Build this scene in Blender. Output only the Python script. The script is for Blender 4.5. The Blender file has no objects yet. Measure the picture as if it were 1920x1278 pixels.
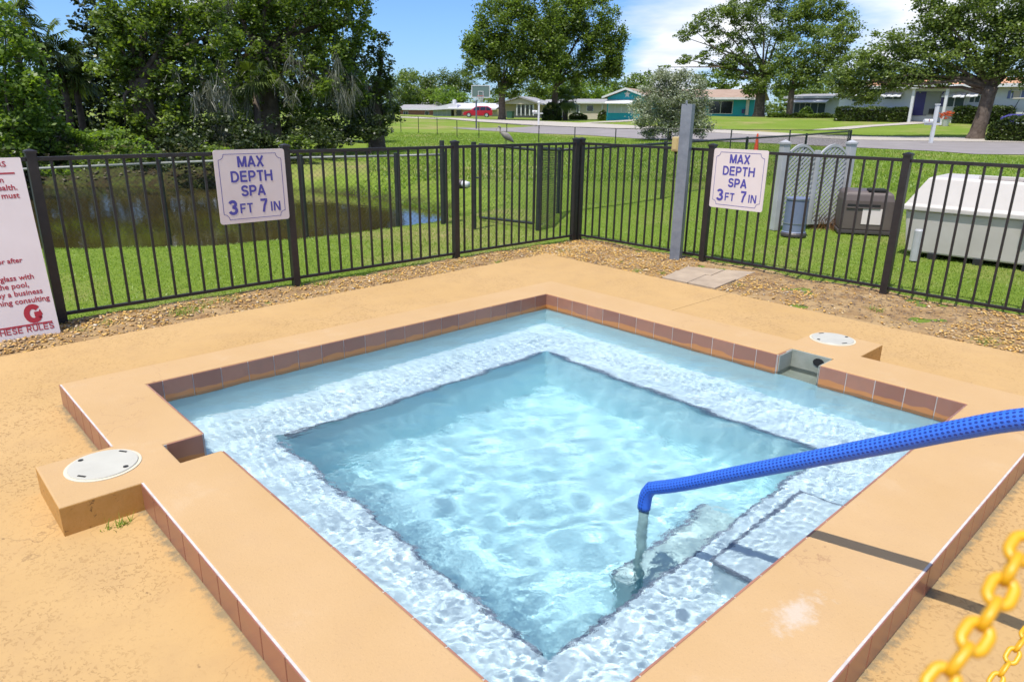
import bpy, bmesh, math, random
import numpy as np
from mathutils import Vector, Matrix
random.seed(7); rng = np.random.default_rng(7)
S = bpy.context.scene
COL = S.collection
PI = math.pi
# ------------------------------------------------------------------ camera
CAM = np.array([3.8509, -3.9618, 1.3814]); FPX = 1316.0
PITCH, ROLL, YAW = 0.3135, 0.0116, 2.3917
def cam_axes():
    cy, sy, cp, sp = math.cos(YAW), math.sin(YAW), math.cos(PITCH), math.sin(PITCH)
    f = np.array([cy*cp, sy*cp, -sp]); r = np.array([sy, -cy, 0.]); u = np.cross(r, f)
    cr, sr = math.cos(ROLL), math.sin(ROLL)
    return cr*r+sr*u, -sr*r+cr*u, f
CR, CU, CF = cam_axes()
cd = bpy.data.cameras.new('camera'); cam = bpy.data.objects.new('camera', cd); COL.objects.link(cam)
M = Matrix.Identity(4)
for i in range(3):
    M[i][0], M[i][1], M[i][2], M[i][3] = CR[i], CU[i], -CF[i], CAM[i]
cam.matrix_world = M
cd.sensor_width = 36; cd.lens = 36*FPX/1920; cd.clip_start = .05; cd.clip_end = 3000
cd.dof.use_dof = True; cd.dof.focus_distance = 4.5; cd.dof.aperture_fstop = 7.0
S.camera = cam
# ------------------------------------------------------------------ light
SUN_TO = Vector((0.10, -0.40, 1.0)).normalized()
w = bpy.data.worlds.new('World'); S.world = w; w.use_nodes = True
nt = w.node_tree; nt.nodes.clear()
def N(nt, t, **k):
    n = nt.nodes.new(t)
    for a, b in k.items(): setattr(n, a, b)
    return n
sky = N(nt, 'ShaderNodeTexSky', sky_type='NISHITA', sun_disc=False)
sky.sun_elevation = math.asin(SUN_TO.z); sky.sun_rotation = math.atan2(SUN_TO.x, SUN_TO.y)
sky.air_density = 1.0; sky.dust_density = .6; sky.ozone_density = 1.5
tc = N(nt, 'ShaderNodeTexCoord'); sep = N(nt, 'ShaderNodeSeparateXYZ')
nt.links.new(tc.outputs['Generated'], sep.inputs[0])
# clouds on a flat layer: direction / height
zc = N(nt, 'ShaderNodeMath', operation='MAXIMUM'); zc.inputs[1].default_value = .03; nt.links.new(sep.outputs['Z'], zc.inputs[0])
zd = N(nt, 'ShaderNodeMath', operation='ADD'); zd.inputs[1].default_value = .12; nt.links.new(zc.outputs[0], zd.inputs[0])
vd = N(nt, 'ShaderNodeVectorMath', operation='SCALE'); inv = N(nt, 'ShaderNodeMath', operation='DIVIDE'); inv.inputs[0].default_value = 1
nt.links.new(zd.outputs[0], inv.inputs[1]); nt.links.new(tc.outputs['Generated'], vd.inputs[0]); nt.links.new(inv.outputs[0], vd.inputs['Scale'])
cn = N(nt, 'ShaderNodeTexNoise'); cn.inputs['Scale'].default_value = .62; cn.inputs['Detail'].default_value = 9; cn.inputs['Roughness'].default_value = .56
off = N(nt, 'ShaderNodeVectorMath', operation='ADD'); off.inputs[1].default_value = (3.1, 0.6, 0)
nt.links.new(vd.outputs[0], off.inputs[0]); nt.links.new(off.outputs[0], cn.inputs['Vector'])
cr = N(nt, 'ShaderNodeValToRGB'); cr.color_ramp.elements[0].position = .50; cr.color_ramp.elements[1].position = .70  # low threshold adds unseen cloud overhead for more ambient light
# cumulus banks: heavier cloud round a few directions
acc = cn.outputs['Fac']
for px, py, rad, wgt in ((1290, 5, .11, .15), (1380, 40, .07, .09), (1240, 132, .04, .17), (1670, 25, .08, .16), (1195, 95, .035, -.08), (2300, 100, .3, .10), (-200, -500, .4, .1), (800, 60, .20, -.20), (130, 60, .10, -.18), (960, 150, .10, -.18)):
    d_ = CF*FPX + CR*(px-960) + CU*(639-py); d_ = d_/np.linalg.norm(d_)
    dt = N(nt, 'ShaderNodeVectorMath', operation='DISTANCE'); nt.links.new(tc.outputs['Generated'], dt.inputs[0]); dt.inputs[1].default_value = tuple(d_)
    mr = N(nt, 'ShaderNodeMapRange', interpolation_type='SMOOTHSTEP'); mr.inputs['From Min'].default_value = rad*1.5; mr.inputs['From Max'].default_value = rad*.2
    mr.inputs['To Min'].default_value = 0; mr.inputs['To Max'].default_value = wgt; nt.links.new(dt.outputs['Value'], mr.inputs['Value'])
    ad = N(nt, 'ShaderNodeMath', operation='ADD'); nt.links.new(acc, ad.inputs[0]); nt.links.new(mr.outputs[0], ad.inputs[1]); acc = ad.outputs[0]
nt.links.new(acc, cr.inputs[0])
mixc = N(nt, 'ShaderNodeMix', data_type='RGBA'); nt.links.new(cr.outputs[0], mixc.inputs['Factor'])
tint = N(nt, 'ShaderNodeVectorMath', operation='MULTIPLY'); tint.inputs[1].default_value = (.46, .66, 1.02)
nt.links.new(sky.outputs[0], tint.inputs[0]); nt.links.new(tint.outputs[0], mixc.inputs['A']); 
cn2 = N(nt, 'ShaderNodeTexNoise'); cn2.inputs['Scale'].default_value = 1.6; cn2.inputs['Detail'].default_value = 6; nt.links.new(off.outputs[0], cn2.inputs['Vector'])
cr2 = N(nt, 'ShaderNodeValToRGB'); cr2.color_ramp.elements[0].position = .35; cr2.color_ramp.elements[0].color = (4.6, 5.1, 6.0, 1); cr2.color_ramp.elements[1].position = .6; cr2.color_ramp.elements[1].color = (6.4, 6.5, 6.8, 1)
nt.links.new(cn2.outputs['Fac'], cr2.inputs[0]); nt.links.new(cr2.outputs[0], mixc.inputs['B'])
bg = N(nt, 'ShaderNodeBackground'); bg.inputs['Strength'].default_value = .12
nt.links.new(mixc.outputs['Result'], bg.inputs['Color'])
wo = N(nt, 'ShaderNodeOutputWorld'); nt.links.new(bg.outputs[0], wo.inputs['Surface'])
sl = bpy.data.lights.new('sun', 'SUN'); sl.energy = 3.6; sl.angle = math.radians(.53); sl.color = (1, .965, .90)
sl.cycles.is_caustics_light = True
so = bpy.data.objects.new('sun', sl); COL.objects.link(so)
so.rotation_euler = SUN_TO.to_track_quat('Z', 'Y').to_euler(); so.location = (0, -5, 20)
S.view_settings.view_transform = 'Standard'; S.view_settings.look = 'None'
S.view_settings.exposure = 0.62; S.view_settings.gamma = 1.0
S.render.film_transparent = False
S.cycles.caustics_refractive = True; S.cycles.caustics_reflective = False
S.cycles.max_bounces = 8; S.cycles.transmission_bounces = 6; S.cycles.transparent_max_bounces = 8
S.cycles.use_denoising = True; S.cycles.blur_glossy = 1.0
S.cycles.sample_clamp_indirect = 4.0; S.cycles.use_adaptive_sampling = True; S.cycles.adaptive_threshold = .02
try: S.cycles.denoising_prefilter = 'ACCURATE'
except Exception: pass
# ------------------------------------------------------------------ measuring helpers (a pixel of the photograph to a place)
def ray(px, py):
    d = CF*FPX + CR*(px-960) + CU*(639-py)
    return d/np.linalg.norm(d)
def on_z(px, py, z):
    d = ray(px, py); t = (z-CAM[2])/d[2]; return CAM+d*t
def on_ax(px, py, ax, v):
    d = ray(px, py); return CAM+d*((v-CAM[ax])/d[ax])
def proj(P):
    d = np.asarray(P, float)-CAM; z = d@CF
    return 960+FPX*(d@CR)/z, 639-FPX*(d@CU)/z
def smooth(a, b, x):
    t = np.clip((x-a)/(b-a), 0, 1); return t*t*(3-2*t)
# ------------------------------------------------------------------ terrain
RL = [0, 13, 18, 25, 40, 52, 66, 85, 110, 160, 400, 900]; ZL = [-.15, -.16, -.12, -.02, .13, .33, .50, .62, .75, .95, 1.25, 1.6]
RR = [0, 13, 18, 24, 42, 48, 64, 75, 110, 400, 900];      ZR = [-.15, -.15, -.08, .00, .24, .46, 1.22, 1.32, 1.36, 1.5, 1.8]
WATER_Z = -.55
pond_px = [(-700, 512), (-300, 500), (120, 494), (300, 490), (400, 487), (550, 474), (700, 452), (800, 430), (850, 412), (820, 397), (740, 381), (690, 370), (620, 362), (550, 356), (300, 349), (100, 345), (-300, 342), (-700, 340)]
POND = np.array([on_z(a, b, WATER_Z)[:2] for a, b in pond_px])
def poly_sd(X, Y, P):
    d = np.full(X.shape, 1e9); inside = np.zeros(X.shape, bool); n = len(P)
    for i in range(n):
        ax, ay = P[i]; bx, by = P[(i+1) % n]
        ex, ey = bx-ax, by-ay; wx, wy = X-ax, Y-ay
        t = np.clip((wx*ex+wy*ey)/(ex*ex+ey*ey), 0, 1)
        d = np.minimum(d, np.hypot(wx-ex*t, wy-ey*t))
        c = ((ay > Y) != (by > Y)) & (X < (bx-ax)*(Y-ay)/((by-ay) if by != ay else 1e-9)+ax)
        inside ^= c
    return np.where(inside, -d, d)
DECK = [(-1.62, 1.66), (2.0, 1.57), (2.95, 1.60), (12, 1.75), (12, -14), (-1.05, -14), (-1.42, -3.5)]
DECKN = np.array(DECK)
def terrain(X, Y, pit=True):
    X = np.asarray(X, float); Y = np.asarray(Y, float)
    dx, dy = X-CAM[0], Y-CAM[1]; r = np.hypot(dx, dy)
    fx, fy = CF[0]/math.hypot(CF[0], CF[1]), CF[1]/math.hypot(CF[0], CF[1])
    az = np.arctan2(-(fx*dy-fy*dx), fx*dx+fy*dy)          # + is right
    k = smooth(.10, .27, az)*(1-smooth(2.2, 2.9, np.abs(az)))
    z = np.interp(r, RL, ZL)*(1-k)+np.interp(r, RR, ZR)*k
    z = z+.02*np.sin(X*.9)*np.sin(Y*.7+1)*smooth(9, 16, r)+.05*np.sin(X*.23+2)*np.sin(Y*.19)*smooth(20, 40, r)*(1-smooth(200, 300, r))
    sd = poly_sd(X, Y, POND)
    bank = WATER_Z+np.where(sd > 0, sd*.36-.02, sd*1.5-.03)
    bank = np.maximum(bank, WATER_Z-1.0)
    z = np.where(sd < 1.9, np.minimum(z, bank+np.where(sd > 0, .02*np.sin(X*7)*np.sin(Y*6)*np.clip(sd*3, 0, 1), 0)), z)
    if pit:
        sdd = poly_sd(X, Y, DECKN)
        z = np.where(sdd < -.12, -2.0, z)
    return z
def sstep(a, b, x):
    t = min(1, max(0, (x-a)/(b-a))); return t*t*(3-2*t)
RLs, ZLs, RRs, ZRs = np.array(RL, float), np.array(ZL), np.array(RR, float), np.array(ZR)
PB0, PB1 = POND.min(0)-1.7, POND.max(0)+1.7
_gc = {}
def gz(x, y):
    if (PB0[0] < x < PB1[0] and PB0[1] < y < PB1[1]) or (-2 < x and y < 2): return float(terrain(np.array([x]), np.array([y]))[0])
    dx, dy = x-CAM[0], y-CAM[1]; r = math.hypot(dx, dy); hf = math.hypot(CF[0], CF[1]); fx, fy = CF[0]/hf, CF[1]/hf
    az = math.atan2(-(fx*dy-fy*dx), fx*dx+fy*dy); k = sstep(.10, .27, az)*(1-sstep(2.2, 2.9, abs(az)))
    z = float(np.interp(r, RLs, ZLs))*(1-k)+float(np.interp(r, RRs, ZRs))*k
    return z+.02*math.sin(x*.9)*math.sin(y*.7+1)*sstep(9, 16, r)+.05*math.sin(x*.23+2)*math.sin(y*.19)*sstep(20, 40, r)*(1-sstep(200, 300, r))
def at(px, py):                                          # where a pixel's ray meets the ground
    d = ray(px, py); t = 2.0 if d[2] > -.0 else max(2.0, (CAM[2]-1.9)/(-d[2]) if CAM[2] > 1.9 else 2.0)
    while t < 900:
        p = CAM+d*t
        if p[2] < gz(p[0], p[1]): break
        t *= 1.02
    lo, hi = t/1.02, t
    for _ in range(12):
        m = (lo+hi)/2; p = CAM+d*m
        if p[2] < gz(p[0], p[1]): hi = m
        else: lo = m
    p = CAM+d*hi; return Vector((p[0], p[1], gz(p[0], p[1])))
def far(px, dist, z=None):                               # a ground point seen in column px at a distance
    y = 205+px*.0085
    d = ray(px, y); h = math.hypot(d[0], d[1]); x, yy = CAM[0]+d[0]/h*dist, CAM[1]+d[1]/h*dist
    return Vector((x, yy, gz(x, yy) if z is None else z))
def aim(px, py, dist):                                   # a point in the air
    d = ray(px, py); h = math.hypot(d[0], d[1]); return Vector(CAM+d*(dist/h))
# ------------------------------------------------------------------ materials
def mat(name, col, rough=.7, var=None, vscale=8, bump=0, bscale=40, metal=0, spec=.5, coord='Object', detail=6, extra=None, coat=0):
    m = bpy.data.materials.new(name); m.use_nodes = True; t = m.node_tree; b = t.nodes['Principled BSDF']
    b.inputs['Roughness'].default_value = rough; b.inputs['Metallic'].default_value = metal
    b.inputs['Specular IOR Level'].default_value = spec; b.inputs['Coat Weight'].default_value = coat
    b.inputs['Base Color'].default_value = (*col, 1)
    c = N(t, 'ShaderNodeTexCoord')
    src = c.outputs[coord]
    if var:
        n = N(t, 'ShaderNodeTexNoise'); n.inputs['Scale'].default_value = vscale; n.inputs['Detail'].default_value = detail; n.inputs['Roughness'].default_value = .62
        t.links.new(src, n.inputs['Vector'])
        rmp = N(t, 'ShaderNodeValToRGB'); e = rmp.color_ramp.elements
        e[0].position = .32; e[0].color = (*col, 1); e[1].position = .68; e[1].color = (*var, 1)
        t.links.new(n.outputs['Fac'], rmp.inputs[0]); t.links.new(rmp.outputs[0], b.inputs['Base Color'])
    if bump:
        n2 = N(t, 'ShaderNodeTexNoise'); n2.inputs['Scale'].default_value = bscale; n2.inputs['Detail'].default_value = 5
        t.links.new(src, n2.inputs['Vector'])
        bp = N(t, 'ShaderNodeBump'); bp.inputs['Strength'].default_value = bump; bp.inputs['Distance'].default_value = .01
        t.links.new(n2.outputs['Fac'], bp.inputs['Height']); t.links.new(bp.outputs[0], b.inputs['Normal'])
    if extra: extra(t, b, src)
    return m
def ramp(t, src, p0, c0, p1, c1):
    r = N(t, 'ShaderNodeValToRGB'); e = r.color_ramp.elements
    e[0].position = p0; e[0].color = (*c0, 1) if len(c0) == 3 else c0; e[1].position = p1; e[1].color = (*c1, 1) if len(c1) == 3 else c1
    t.links.new(src, r.inputs[0]); return r.outputs[0]
def noise(t, src, scale, detail=5, rough=.6, dist=0):
    n = N(t, 'ShaderNodeTexNoise'); n.inputs['Scale'].default_value = scale; n.inputs['Detail'].default_value = detail
    n.inputs['Roughness'].default_value = rough; n.inputs['Distortion'].default_value = dist
    t.links.new(src, n.inputs['Vector']); return n.outputs['Fac']
def mix(t, fac, a, b, blend='MIX'):
    m = N(t, 'ShaderNodeMix', data_type='RGBA', blend_type=blend)
    for s, v in ((m.inputs['Factor'], fac), (m.inputs['A'], a), (m.inputs['B'], b)):
        if isinstance(v, bpy.types.NodeSocket): t.links.new(v, s)
        elif isinstance(v, (int, float)): s.default_value = v
        else: s.default_value = (*v, 1)
    return m.outputs['Result']
def math_(t, op, a, b=None):
    m = N(t, 'ShaderNodeMath', operation=op)
    for i, v in enumerate((a, b)):
        if v is None: continue
        if isinstance(v, bpy.types.NodeSocket): t.links.new(v, m.inputs[i])
        else: m.inputs[i].default_value = v
    return m.outputs[0]
def bumpn(t, b, h, strength, dist=.01):
    bp = N(t, 'ShaderNodeBump'); bp.inputs['Strength'].default_value = strength; bp.inputs['Distance'].default_value = dist
    t.links.new(h, bp.inputs['Height']); t.links.new(bp.outputs[0], b.inputs['Normal'])
def deck_x(t, b, s):
    big = noise(t, s, .9, 4); mid = noise(t, s, 6, 5)
    c = ramp(t, big, .3, (.435, .272, .108), .7, (.475, .305, .132))
    c = mix(t, ramp(t, mid, .45, (0, 0, 0), .75, (.35, .35, .35)), c, (.36, .225, .105))
    # knockdown texture: flattened islands with broken lows
    k = noise(t, s, 72, 2.5, .5, .7)
    lows = ramp(t, k, .385, (1, 1, 1), .425, (0, 0, 0))
    patch = ramp(t, noise(t, s, 1.6, 4), .40, (.12, .12, .12), .60, (1, 1, 1))
    lw = math_(t, 'MULTIPLY', lows, patch)
    c = mix(t, math_(t, 'MULTIPLY', lw, .50), c, (.24, .13, .045))
    # dark specks and fine cracks
    v = N(t, 'ShaderNodeTexVoronoi', feature='DISTANCE_TO_EDGE'); v.inputs['Scale'].default_value = .55
    w2 = N(t, 'ShaderNodeVectorMath', operation='ADD'); nn = N(t, 'ShaderNodeTexNoise'); nn.inputs['Scale'].default_value = 3; nn.inputs['Detail'].default_value = 6
    t.links.new(s, nn.inputs['Vector']); t.links.new(s, w2.inputs[0]); t.links.new(nn.outputs['Color'], w2.inputs[1]); t.links.new(w2.outputs[0], v.inputs['Vector'])
    crack = ramp(t, v.outputs['Distance'], .0012, (1, 1, 1), .003, (0, 0, 0))
    cm = math_(t, 'MULTIPLY', crack, ramp(t, noise(t, s, .7, 3), .5, (0, 0, 0), .6, (.5, .5, .5)))
    c = mix(t, cm, c, (.14, .08, .04))
    sp = ramp(t, noise(t, s, 30, 2, .4), .76, (0, 0, 0), .80, (.6, .6, .6))
    c = mix(t, sp, c, (.13, .08, .04))
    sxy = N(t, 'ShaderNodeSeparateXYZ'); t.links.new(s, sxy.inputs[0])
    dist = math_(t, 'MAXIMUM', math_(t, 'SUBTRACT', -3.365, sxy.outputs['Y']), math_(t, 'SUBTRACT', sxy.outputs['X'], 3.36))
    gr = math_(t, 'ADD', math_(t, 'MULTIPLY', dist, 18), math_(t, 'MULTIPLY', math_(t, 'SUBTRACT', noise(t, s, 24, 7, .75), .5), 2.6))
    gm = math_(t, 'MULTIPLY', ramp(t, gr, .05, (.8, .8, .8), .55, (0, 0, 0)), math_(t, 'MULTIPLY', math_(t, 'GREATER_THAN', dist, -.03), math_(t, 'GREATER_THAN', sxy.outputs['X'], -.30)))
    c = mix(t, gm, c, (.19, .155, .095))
    t.links.new(c, b.inputs['Base Color'])
    h = math_(t, 'SUBTRACT', math_(t, 'MULTIPLY', noise(t, s, 160, 3), .15), math_(t, 'MULTIPLY', lw, .9))
    bumpn(t, b, h, .55, .003)
M_DECK = mat('painted_deck', (.72, .43, .19), .75, extra=deck_x, spec=.3)
def cop_x(t, b, s):
    c = ramp(t, noise(t, s, 1.6, 5), .3, (.445, .282, .128), .7, (.485, .318, .160))
    c = mix(t, ramp(t, noise(t, s, 7, 6), .5, (0, 0, 0), .8, (.4, .4, .4)), c, (.43, .28, .15))
    c = mix(t, ramp(t, noise(t, s, 130, 3, .6), .60, (0, 0, 0), .72, (.35, .35, .35)), c, (.26, .165, .085))
    c = mix(t, ramp(t, noise(t, s, 3.2, 7, .7), .58, (0, 0, 0), .72, (.3, .3, .3)), c, (.50, .37, .24))
    # a pale worn patch on the near coping and fine cracks
    mp = N(t, 'ShaderNodeVectorMath', operation='SUBTRACT'); mp.inputs[1].default_value = (3.17, -2.18, 0); t.links.new(s, mp.inputs[0])
    sc = N(t, 'ShaderNodeVectorMath', operation='MULTIPLY'); sc.inputs[1].default_value = (8.0, 4.0, 0); t.links.new(mp.outputs[0], sc.inputs[0])
    ln = N(t, 'ShaderNodeVectorMath', operation='LENGTH'); t.links.new(sc.outputs[0], ln.inputs[0])
    dd = math_(t, 'ADD', ln.outputs['Value'], math_(t, 'MULTIPLY', noise(t, s, 14, 8, .75), 2.2))
    c = mix(t, ramp(t, dd, .0, (1, 1, 1), 1.0, (0, 0, 0)), c, (.80, .70, .58)) if False else mix(t, ramp(t, math_(t, 'MULTIPLY', dd, .5), .56, (.8, .8, .8), .80, (0, 0, 0)), c, (.50, .42, .34))
    v = N(t, 'ShaderNodeTexVoronoi', feature='DISTANCE_TO_EDGE'); v.inputs['Scale'].default_value = .9
    nn = N(t, 'ShaderNodeTexNoise'); nn.inputs['Scale'].default_value = 4; nn.inputs['Detail'].default_value = 6
    w2 = N(t, 'ShaderNodeVectorMath', operation='ADD'); t.links.new(s, nn.inputs['Vector']); t.links.new(s, w2.inputs[0]); t.links.new(nn.outputs['Color'], w2.inputs[1]); t.links.new(w2.outputs[0], v.inputs['Vector'])
    crack = ramp(t, v.outputs['Distance'], .001, (1, 1, 1), .0025, (0, 0, 0))
    cm = math_(t, 'MULTIPLY', crack, ramp(t, noise(t, s, 1.1, 3), .50, (0, 0, 0), .58, (.85, .85, .85)))
    c = mix(t, cm, c, (.30, .17, .09))
    # vertical faces get their own orange: side shading put into the colour
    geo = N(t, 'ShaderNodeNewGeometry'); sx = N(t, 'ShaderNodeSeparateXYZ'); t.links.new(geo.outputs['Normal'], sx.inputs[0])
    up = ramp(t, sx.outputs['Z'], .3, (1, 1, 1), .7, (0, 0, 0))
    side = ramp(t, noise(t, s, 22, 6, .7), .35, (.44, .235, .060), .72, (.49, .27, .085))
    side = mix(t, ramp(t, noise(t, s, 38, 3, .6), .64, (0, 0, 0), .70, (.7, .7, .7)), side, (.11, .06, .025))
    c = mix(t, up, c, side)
    t.links.new(c, b.inputs['Base Color'])
    bumpn(t, b, noise(t, s, 90, 8, .75), .45, .004)
M_COP = mat('painted_coping', (.7, .45, .24), .7, extra=cop_x, spec=.3)
def tile_x(t, b, s):
    g = N(t, 'ShaderNodeNewGeometry'); oi = N(t, 'ShaderNodeObjectInfo')
    c = mix(t, oi.outputs['Random'], (.26, .112, .075), (.38, .175, .11))
    c = mix(t, ramp(t, noise(t, g.outputs['Position'], 9, 4), .4, (0, 0, 0), .7, (.5, .5, .5)), c, (.26, .13, .09))
    # wavy orange band at the waterline: light off the water painted into the tile
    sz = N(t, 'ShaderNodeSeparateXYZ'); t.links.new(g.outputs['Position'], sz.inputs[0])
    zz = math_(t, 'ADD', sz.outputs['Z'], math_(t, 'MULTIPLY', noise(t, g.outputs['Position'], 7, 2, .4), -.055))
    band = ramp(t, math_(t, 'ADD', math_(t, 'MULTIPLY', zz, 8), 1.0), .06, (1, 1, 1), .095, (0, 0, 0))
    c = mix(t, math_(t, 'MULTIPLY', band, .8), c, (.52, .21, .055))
    t.links.new(c, b.inputs['Base Color'])
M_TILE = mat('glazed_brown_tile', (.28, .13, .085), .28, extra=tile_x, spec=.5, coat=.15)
def otile_x(t, b, s):
    g = N(t, 'ShaderNodeNewGeometry'); oi = N(t, 'ShaderNodeObjectInfo')
    c = mix(t, oi.outputs['Random'], (.235, .090, .062), (.27, .108, .07))
    t.links.new(mix(t, ramp(t, noise(t, g.outputs['Position'], 12, 4), .4, (0, 0, 0), .7, (.4, .4, .4)), c, (.23, .12, .07)), b.inputs['Base Color'])
M_OTILE = mat('terracotta_tile', (.4, .17, .1), .35, extra=otile_x, coat=.1)
M_GROUT_GLINT = mat('pale_grout_glint', (.56, .52, .49), .85, (.42, .38, .35), 20, .3, 80)
M_TRIM = mat('dark_nosing_tile', (.10, .12, .17), .4, (.26, .29, .35), 25)
def plaster_x(a, bb, cc):
    def f(t, b, s):
        c = ramp(t, noise(t, s, 2.2, 4), .3, a, .7, bb)
        c = mix(t, ramp(t, noise(t, s, 5, 6, .7), .55, (0, 0, 0), .8, (.5, .5, .5)), c, cc)
        t.links.new(c, b.inputs['Base Color'])
    return f
M_BENCH = mat('white_plaster', (.7, .75, .8), .8, extra=plaster_x((.68, .79, .84), (.57, .69, .76), (.42, .52, .56)))
M_LWALL = mat('light_blue_plaster', (.6, .85, .9), .8, extra=plaster_x((.66, .90, .93), (.60, .86, .91), (.72, .90, .88)))  # walls lightened in colour to make up for weak light on them
M_FLOOR = mat('pale_blue_plaster', (.45, .7, .8), .8, extra=plaster_x((.48, .73, .79), (.42, .69, .76), (.57, .76, .72)))
M_STEPG = mat('worn_step_plaster', (.45, .5, .48), .8, extra=plaster_x((.56, .70, .70), (.44, .59, .59), (.32, .42, .40)))
def water_mat():
    m = bpy.data.materials.new('clear_spa_water'); m.use_nodes = True; t = m.node_tree; t.nodes.clear()
    g = N(t, 'ShaderNodeBsdfGlass'); g.inputs['IOR'].default_value = 1.33; g.inputs['Roughness'].default_value = 0.0
    g.inputs['Color'].default_value = (.95, .995, 1.0, 1)
    gp_ = N(t, 'ShaderNodeNewGeometry'); bp = N(t, 'ShaderNodeBump'); bp.inputs['Strength'].default_value = .6; bp.inputs['Distance'].default_value = .0011
    mp_ = N(t, 'ShaderNodeVectorMath', operation='MULTIPLY'); mp_.inputs[1].default_value = (1, 1, 0); t.links.new(gp_.outputs['Position'], mp_.inputs[0])
    t.links.new(noise(t, mp_.outputs[0], 62, 3, .55, .8), bp.inputs['Height']); t.links.new(bp.outputs[0], g.inputs['Normal'])
    o = N(t, 'ShaderNodeOutputMaterial'); t.links.new(g.outputs[0], o.inputs['Surface']); return m
M_WATER = water_mat()
def metalpaint(n, a, bcol, r=.4): return mat(n, a, r, bcol, 14, .05, 90)
M_BRONZE = metalpaint('bronze_black_paint', (.014, .011, .011), (.026, .020, .019), .42)
M_BLACKV = metalpaint('black_vinyl', (.012, .014, .013), (.03, .034, .03), .5)
M_WIRE = mat('black_coated_wire', (.035, .04, .035), .3, spec=.7)
M_GALV = mat('galvanised_steel', (.17, .19, .225), .42, (.25, .275, .31), 10, .1, 60, metal=.3)
M_WHITE = mat('white_paint', (.62, .62, .63), .5, (.54, .54, .54), 6, .05, 40)
M_VINYL = mat('white_vinyl', (.44, .44, .46), .4, (.34, .34, .34), 3)
M_SIGN = mat('sign_white', (.70, .62, .60), .45, (.65, .57, .55), 3)
M_NAVY = mat('navy_print', (.075, .065, .32), .5)
M_RED = mat('red_print', (.36, .02, .03), .5)
M_LID = mat('skimmer_white', (.48, .46, .39), .4, (.43, .41, .345), 6, .03, 60)
M_DARK = mat('dark_hole', (.012, .012, .012), .8)
def rail_x(t, b, s):
    uv = N(t, 'ShaderNodeUVMap'); sp = N(t, 'ShaderNodeSeparateXYZ'); t.links.new(uv.outputs[0], sp.inputs[0])
    u = math_(t, 'SUBTRACT', math_(t, 'FRACT', math_(t, 'MULTIPLY', sp.outputs['X'], 1/.0145)), .5)
    v = math_(t, 'SUBTRACT', math_(t, 'FRACT', math_(t, 'MULTIPLY', sp.outputs['Y'], 16)), .5)
    d = math_(t, 'SQRT', math_(t, 'ADD', math_(t, 'MULTIPLY', u, u), math_(t, 'MULTIPLY', v, v)))
    hole = ramp(t, d, .27, (1, 1, 1), .33, (0, 0, 0))
    hole = math_(t, 'MULTIPLY', hole, math_(t, 'GREATER_THAN', math_(t, 'FRACT', math_(t, 'ADD', sp.outputs['Y'], .0)), .42))
    c = mix(t, hole, (.030, .135, .62), (.006, .035, .26)); t.links.new(c, b.inputs['Base Color'])
    bumpn(t, b, math_(t, 'MULTIPLY', hole, -1), .8, .002)
M_RAIL = mat('blue_mesh_cover', (.04, .14, .8), .45, extra=rail_x)
M_YEL = mat('yellow_plastic', (.66, .35, .006), .4, (.60, .30, .006), 12)
M_STEEL = mat('stainless', (.5, .5, .48), .3, metal=.8); M_LEG = mat('water_tinted_leg', (.34, .50, .50), .6, (.26, .39, .38), 30)  # water's blue-green put into the leg colour so it fades below
def ground_x(t, b, s):
    g = N(t, 'ShaderNodeNewGeometry'); p = g.outputs['Position']
    c = ramp(t, noise(t, p, .35, 5), .35, (.145, .215, .026), .68, (.19, .255, .042))
    c = mix(t, ramp(t, noise(t, p, 9, 6, .7), .4, (0, 0, 0), .7, (.6, .6, .6)), c, (.10, .145, .018))
    c = mix(t, ramp(t, noise(t, p, .22, 6, .7), .50, (0, 0, 0), .66, (.85, .85, .85)), c, (.30, .24, .11))
    at_ = N(t, 'ShaderNodeAttribute', attribute_name='soil')
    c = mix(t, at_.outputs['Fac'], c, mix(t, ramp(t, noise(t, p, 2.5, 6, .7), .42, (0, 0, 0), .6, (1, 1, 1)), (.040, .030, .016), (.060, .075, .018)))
    t.links.new(c, b.inputs['Base Color']); bumpn(t, b, noise(t, p, 30, 6, .7), .8, .03)
M_GROUND = mat('lawn', (.1, .15, .03), .95, extra=ground_x, spec=.1)
M_SOIL = mat('sandy_soil', (.22, .13, .058), .95, (.38, .26, .13), 5, .6, 50, spec=.15)
M_ROAD = mat('grey_asphalt', (.215, .195, .19), .9, (.26, .235, .23), .8, spec=.2)
M_CONC = mat('pale_concrete', (.42, .38, .33), .9, (.36, .32, .28), 2, spec=.2)
M_PAVER = mat('worn_paver', (.40, .31, .22), .9, (.30, .23, .165), 6, .5, 40)
def leafmat(name, dark, light, trans=.35):
    m = bpy.data.materials.new(name); m.use_nodes = True; t = m.node_tree; t.nodes.clear()
    a = N(t, 'ShaderNodeAttribute', attribute_name='tint')
    c = mix(t, a.outputs['Fac'], dark, light)
    d = N(t, 'ShaderNodeBsdfPrincipled'); d.inputs['Roughness'].default_value = .42; d.inputs['Specular IOR Level'].default_value = .45
    tr = N(t, 'ShaderNodeBsdfTranslucent'); t.links.new(c, d.inputs['Base Color'])
    c2 = mix(t, 1.0, c, (1.5, 1.6, .6), 'MULTIPLY'); t.links.new(c2, tr.inputs['Color'])
    ms = N(t, 'ShaderNodeMixShader'); ms.inputs[0].default_value = trans
    t.links.new(d.outputs[0], ms.inputs[1]); t.links.new(tr.outputs[0], ms.inputs[2])
    o = N(t, 'ShaderNodeOutputMaterial'); t.links.new(ms.outputs[0], o.inputs['Surface']); return m
L_OAK = leafmat('oak_leaf', (.036, .062, .012), (.225, .305, .055), .45)
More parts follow.
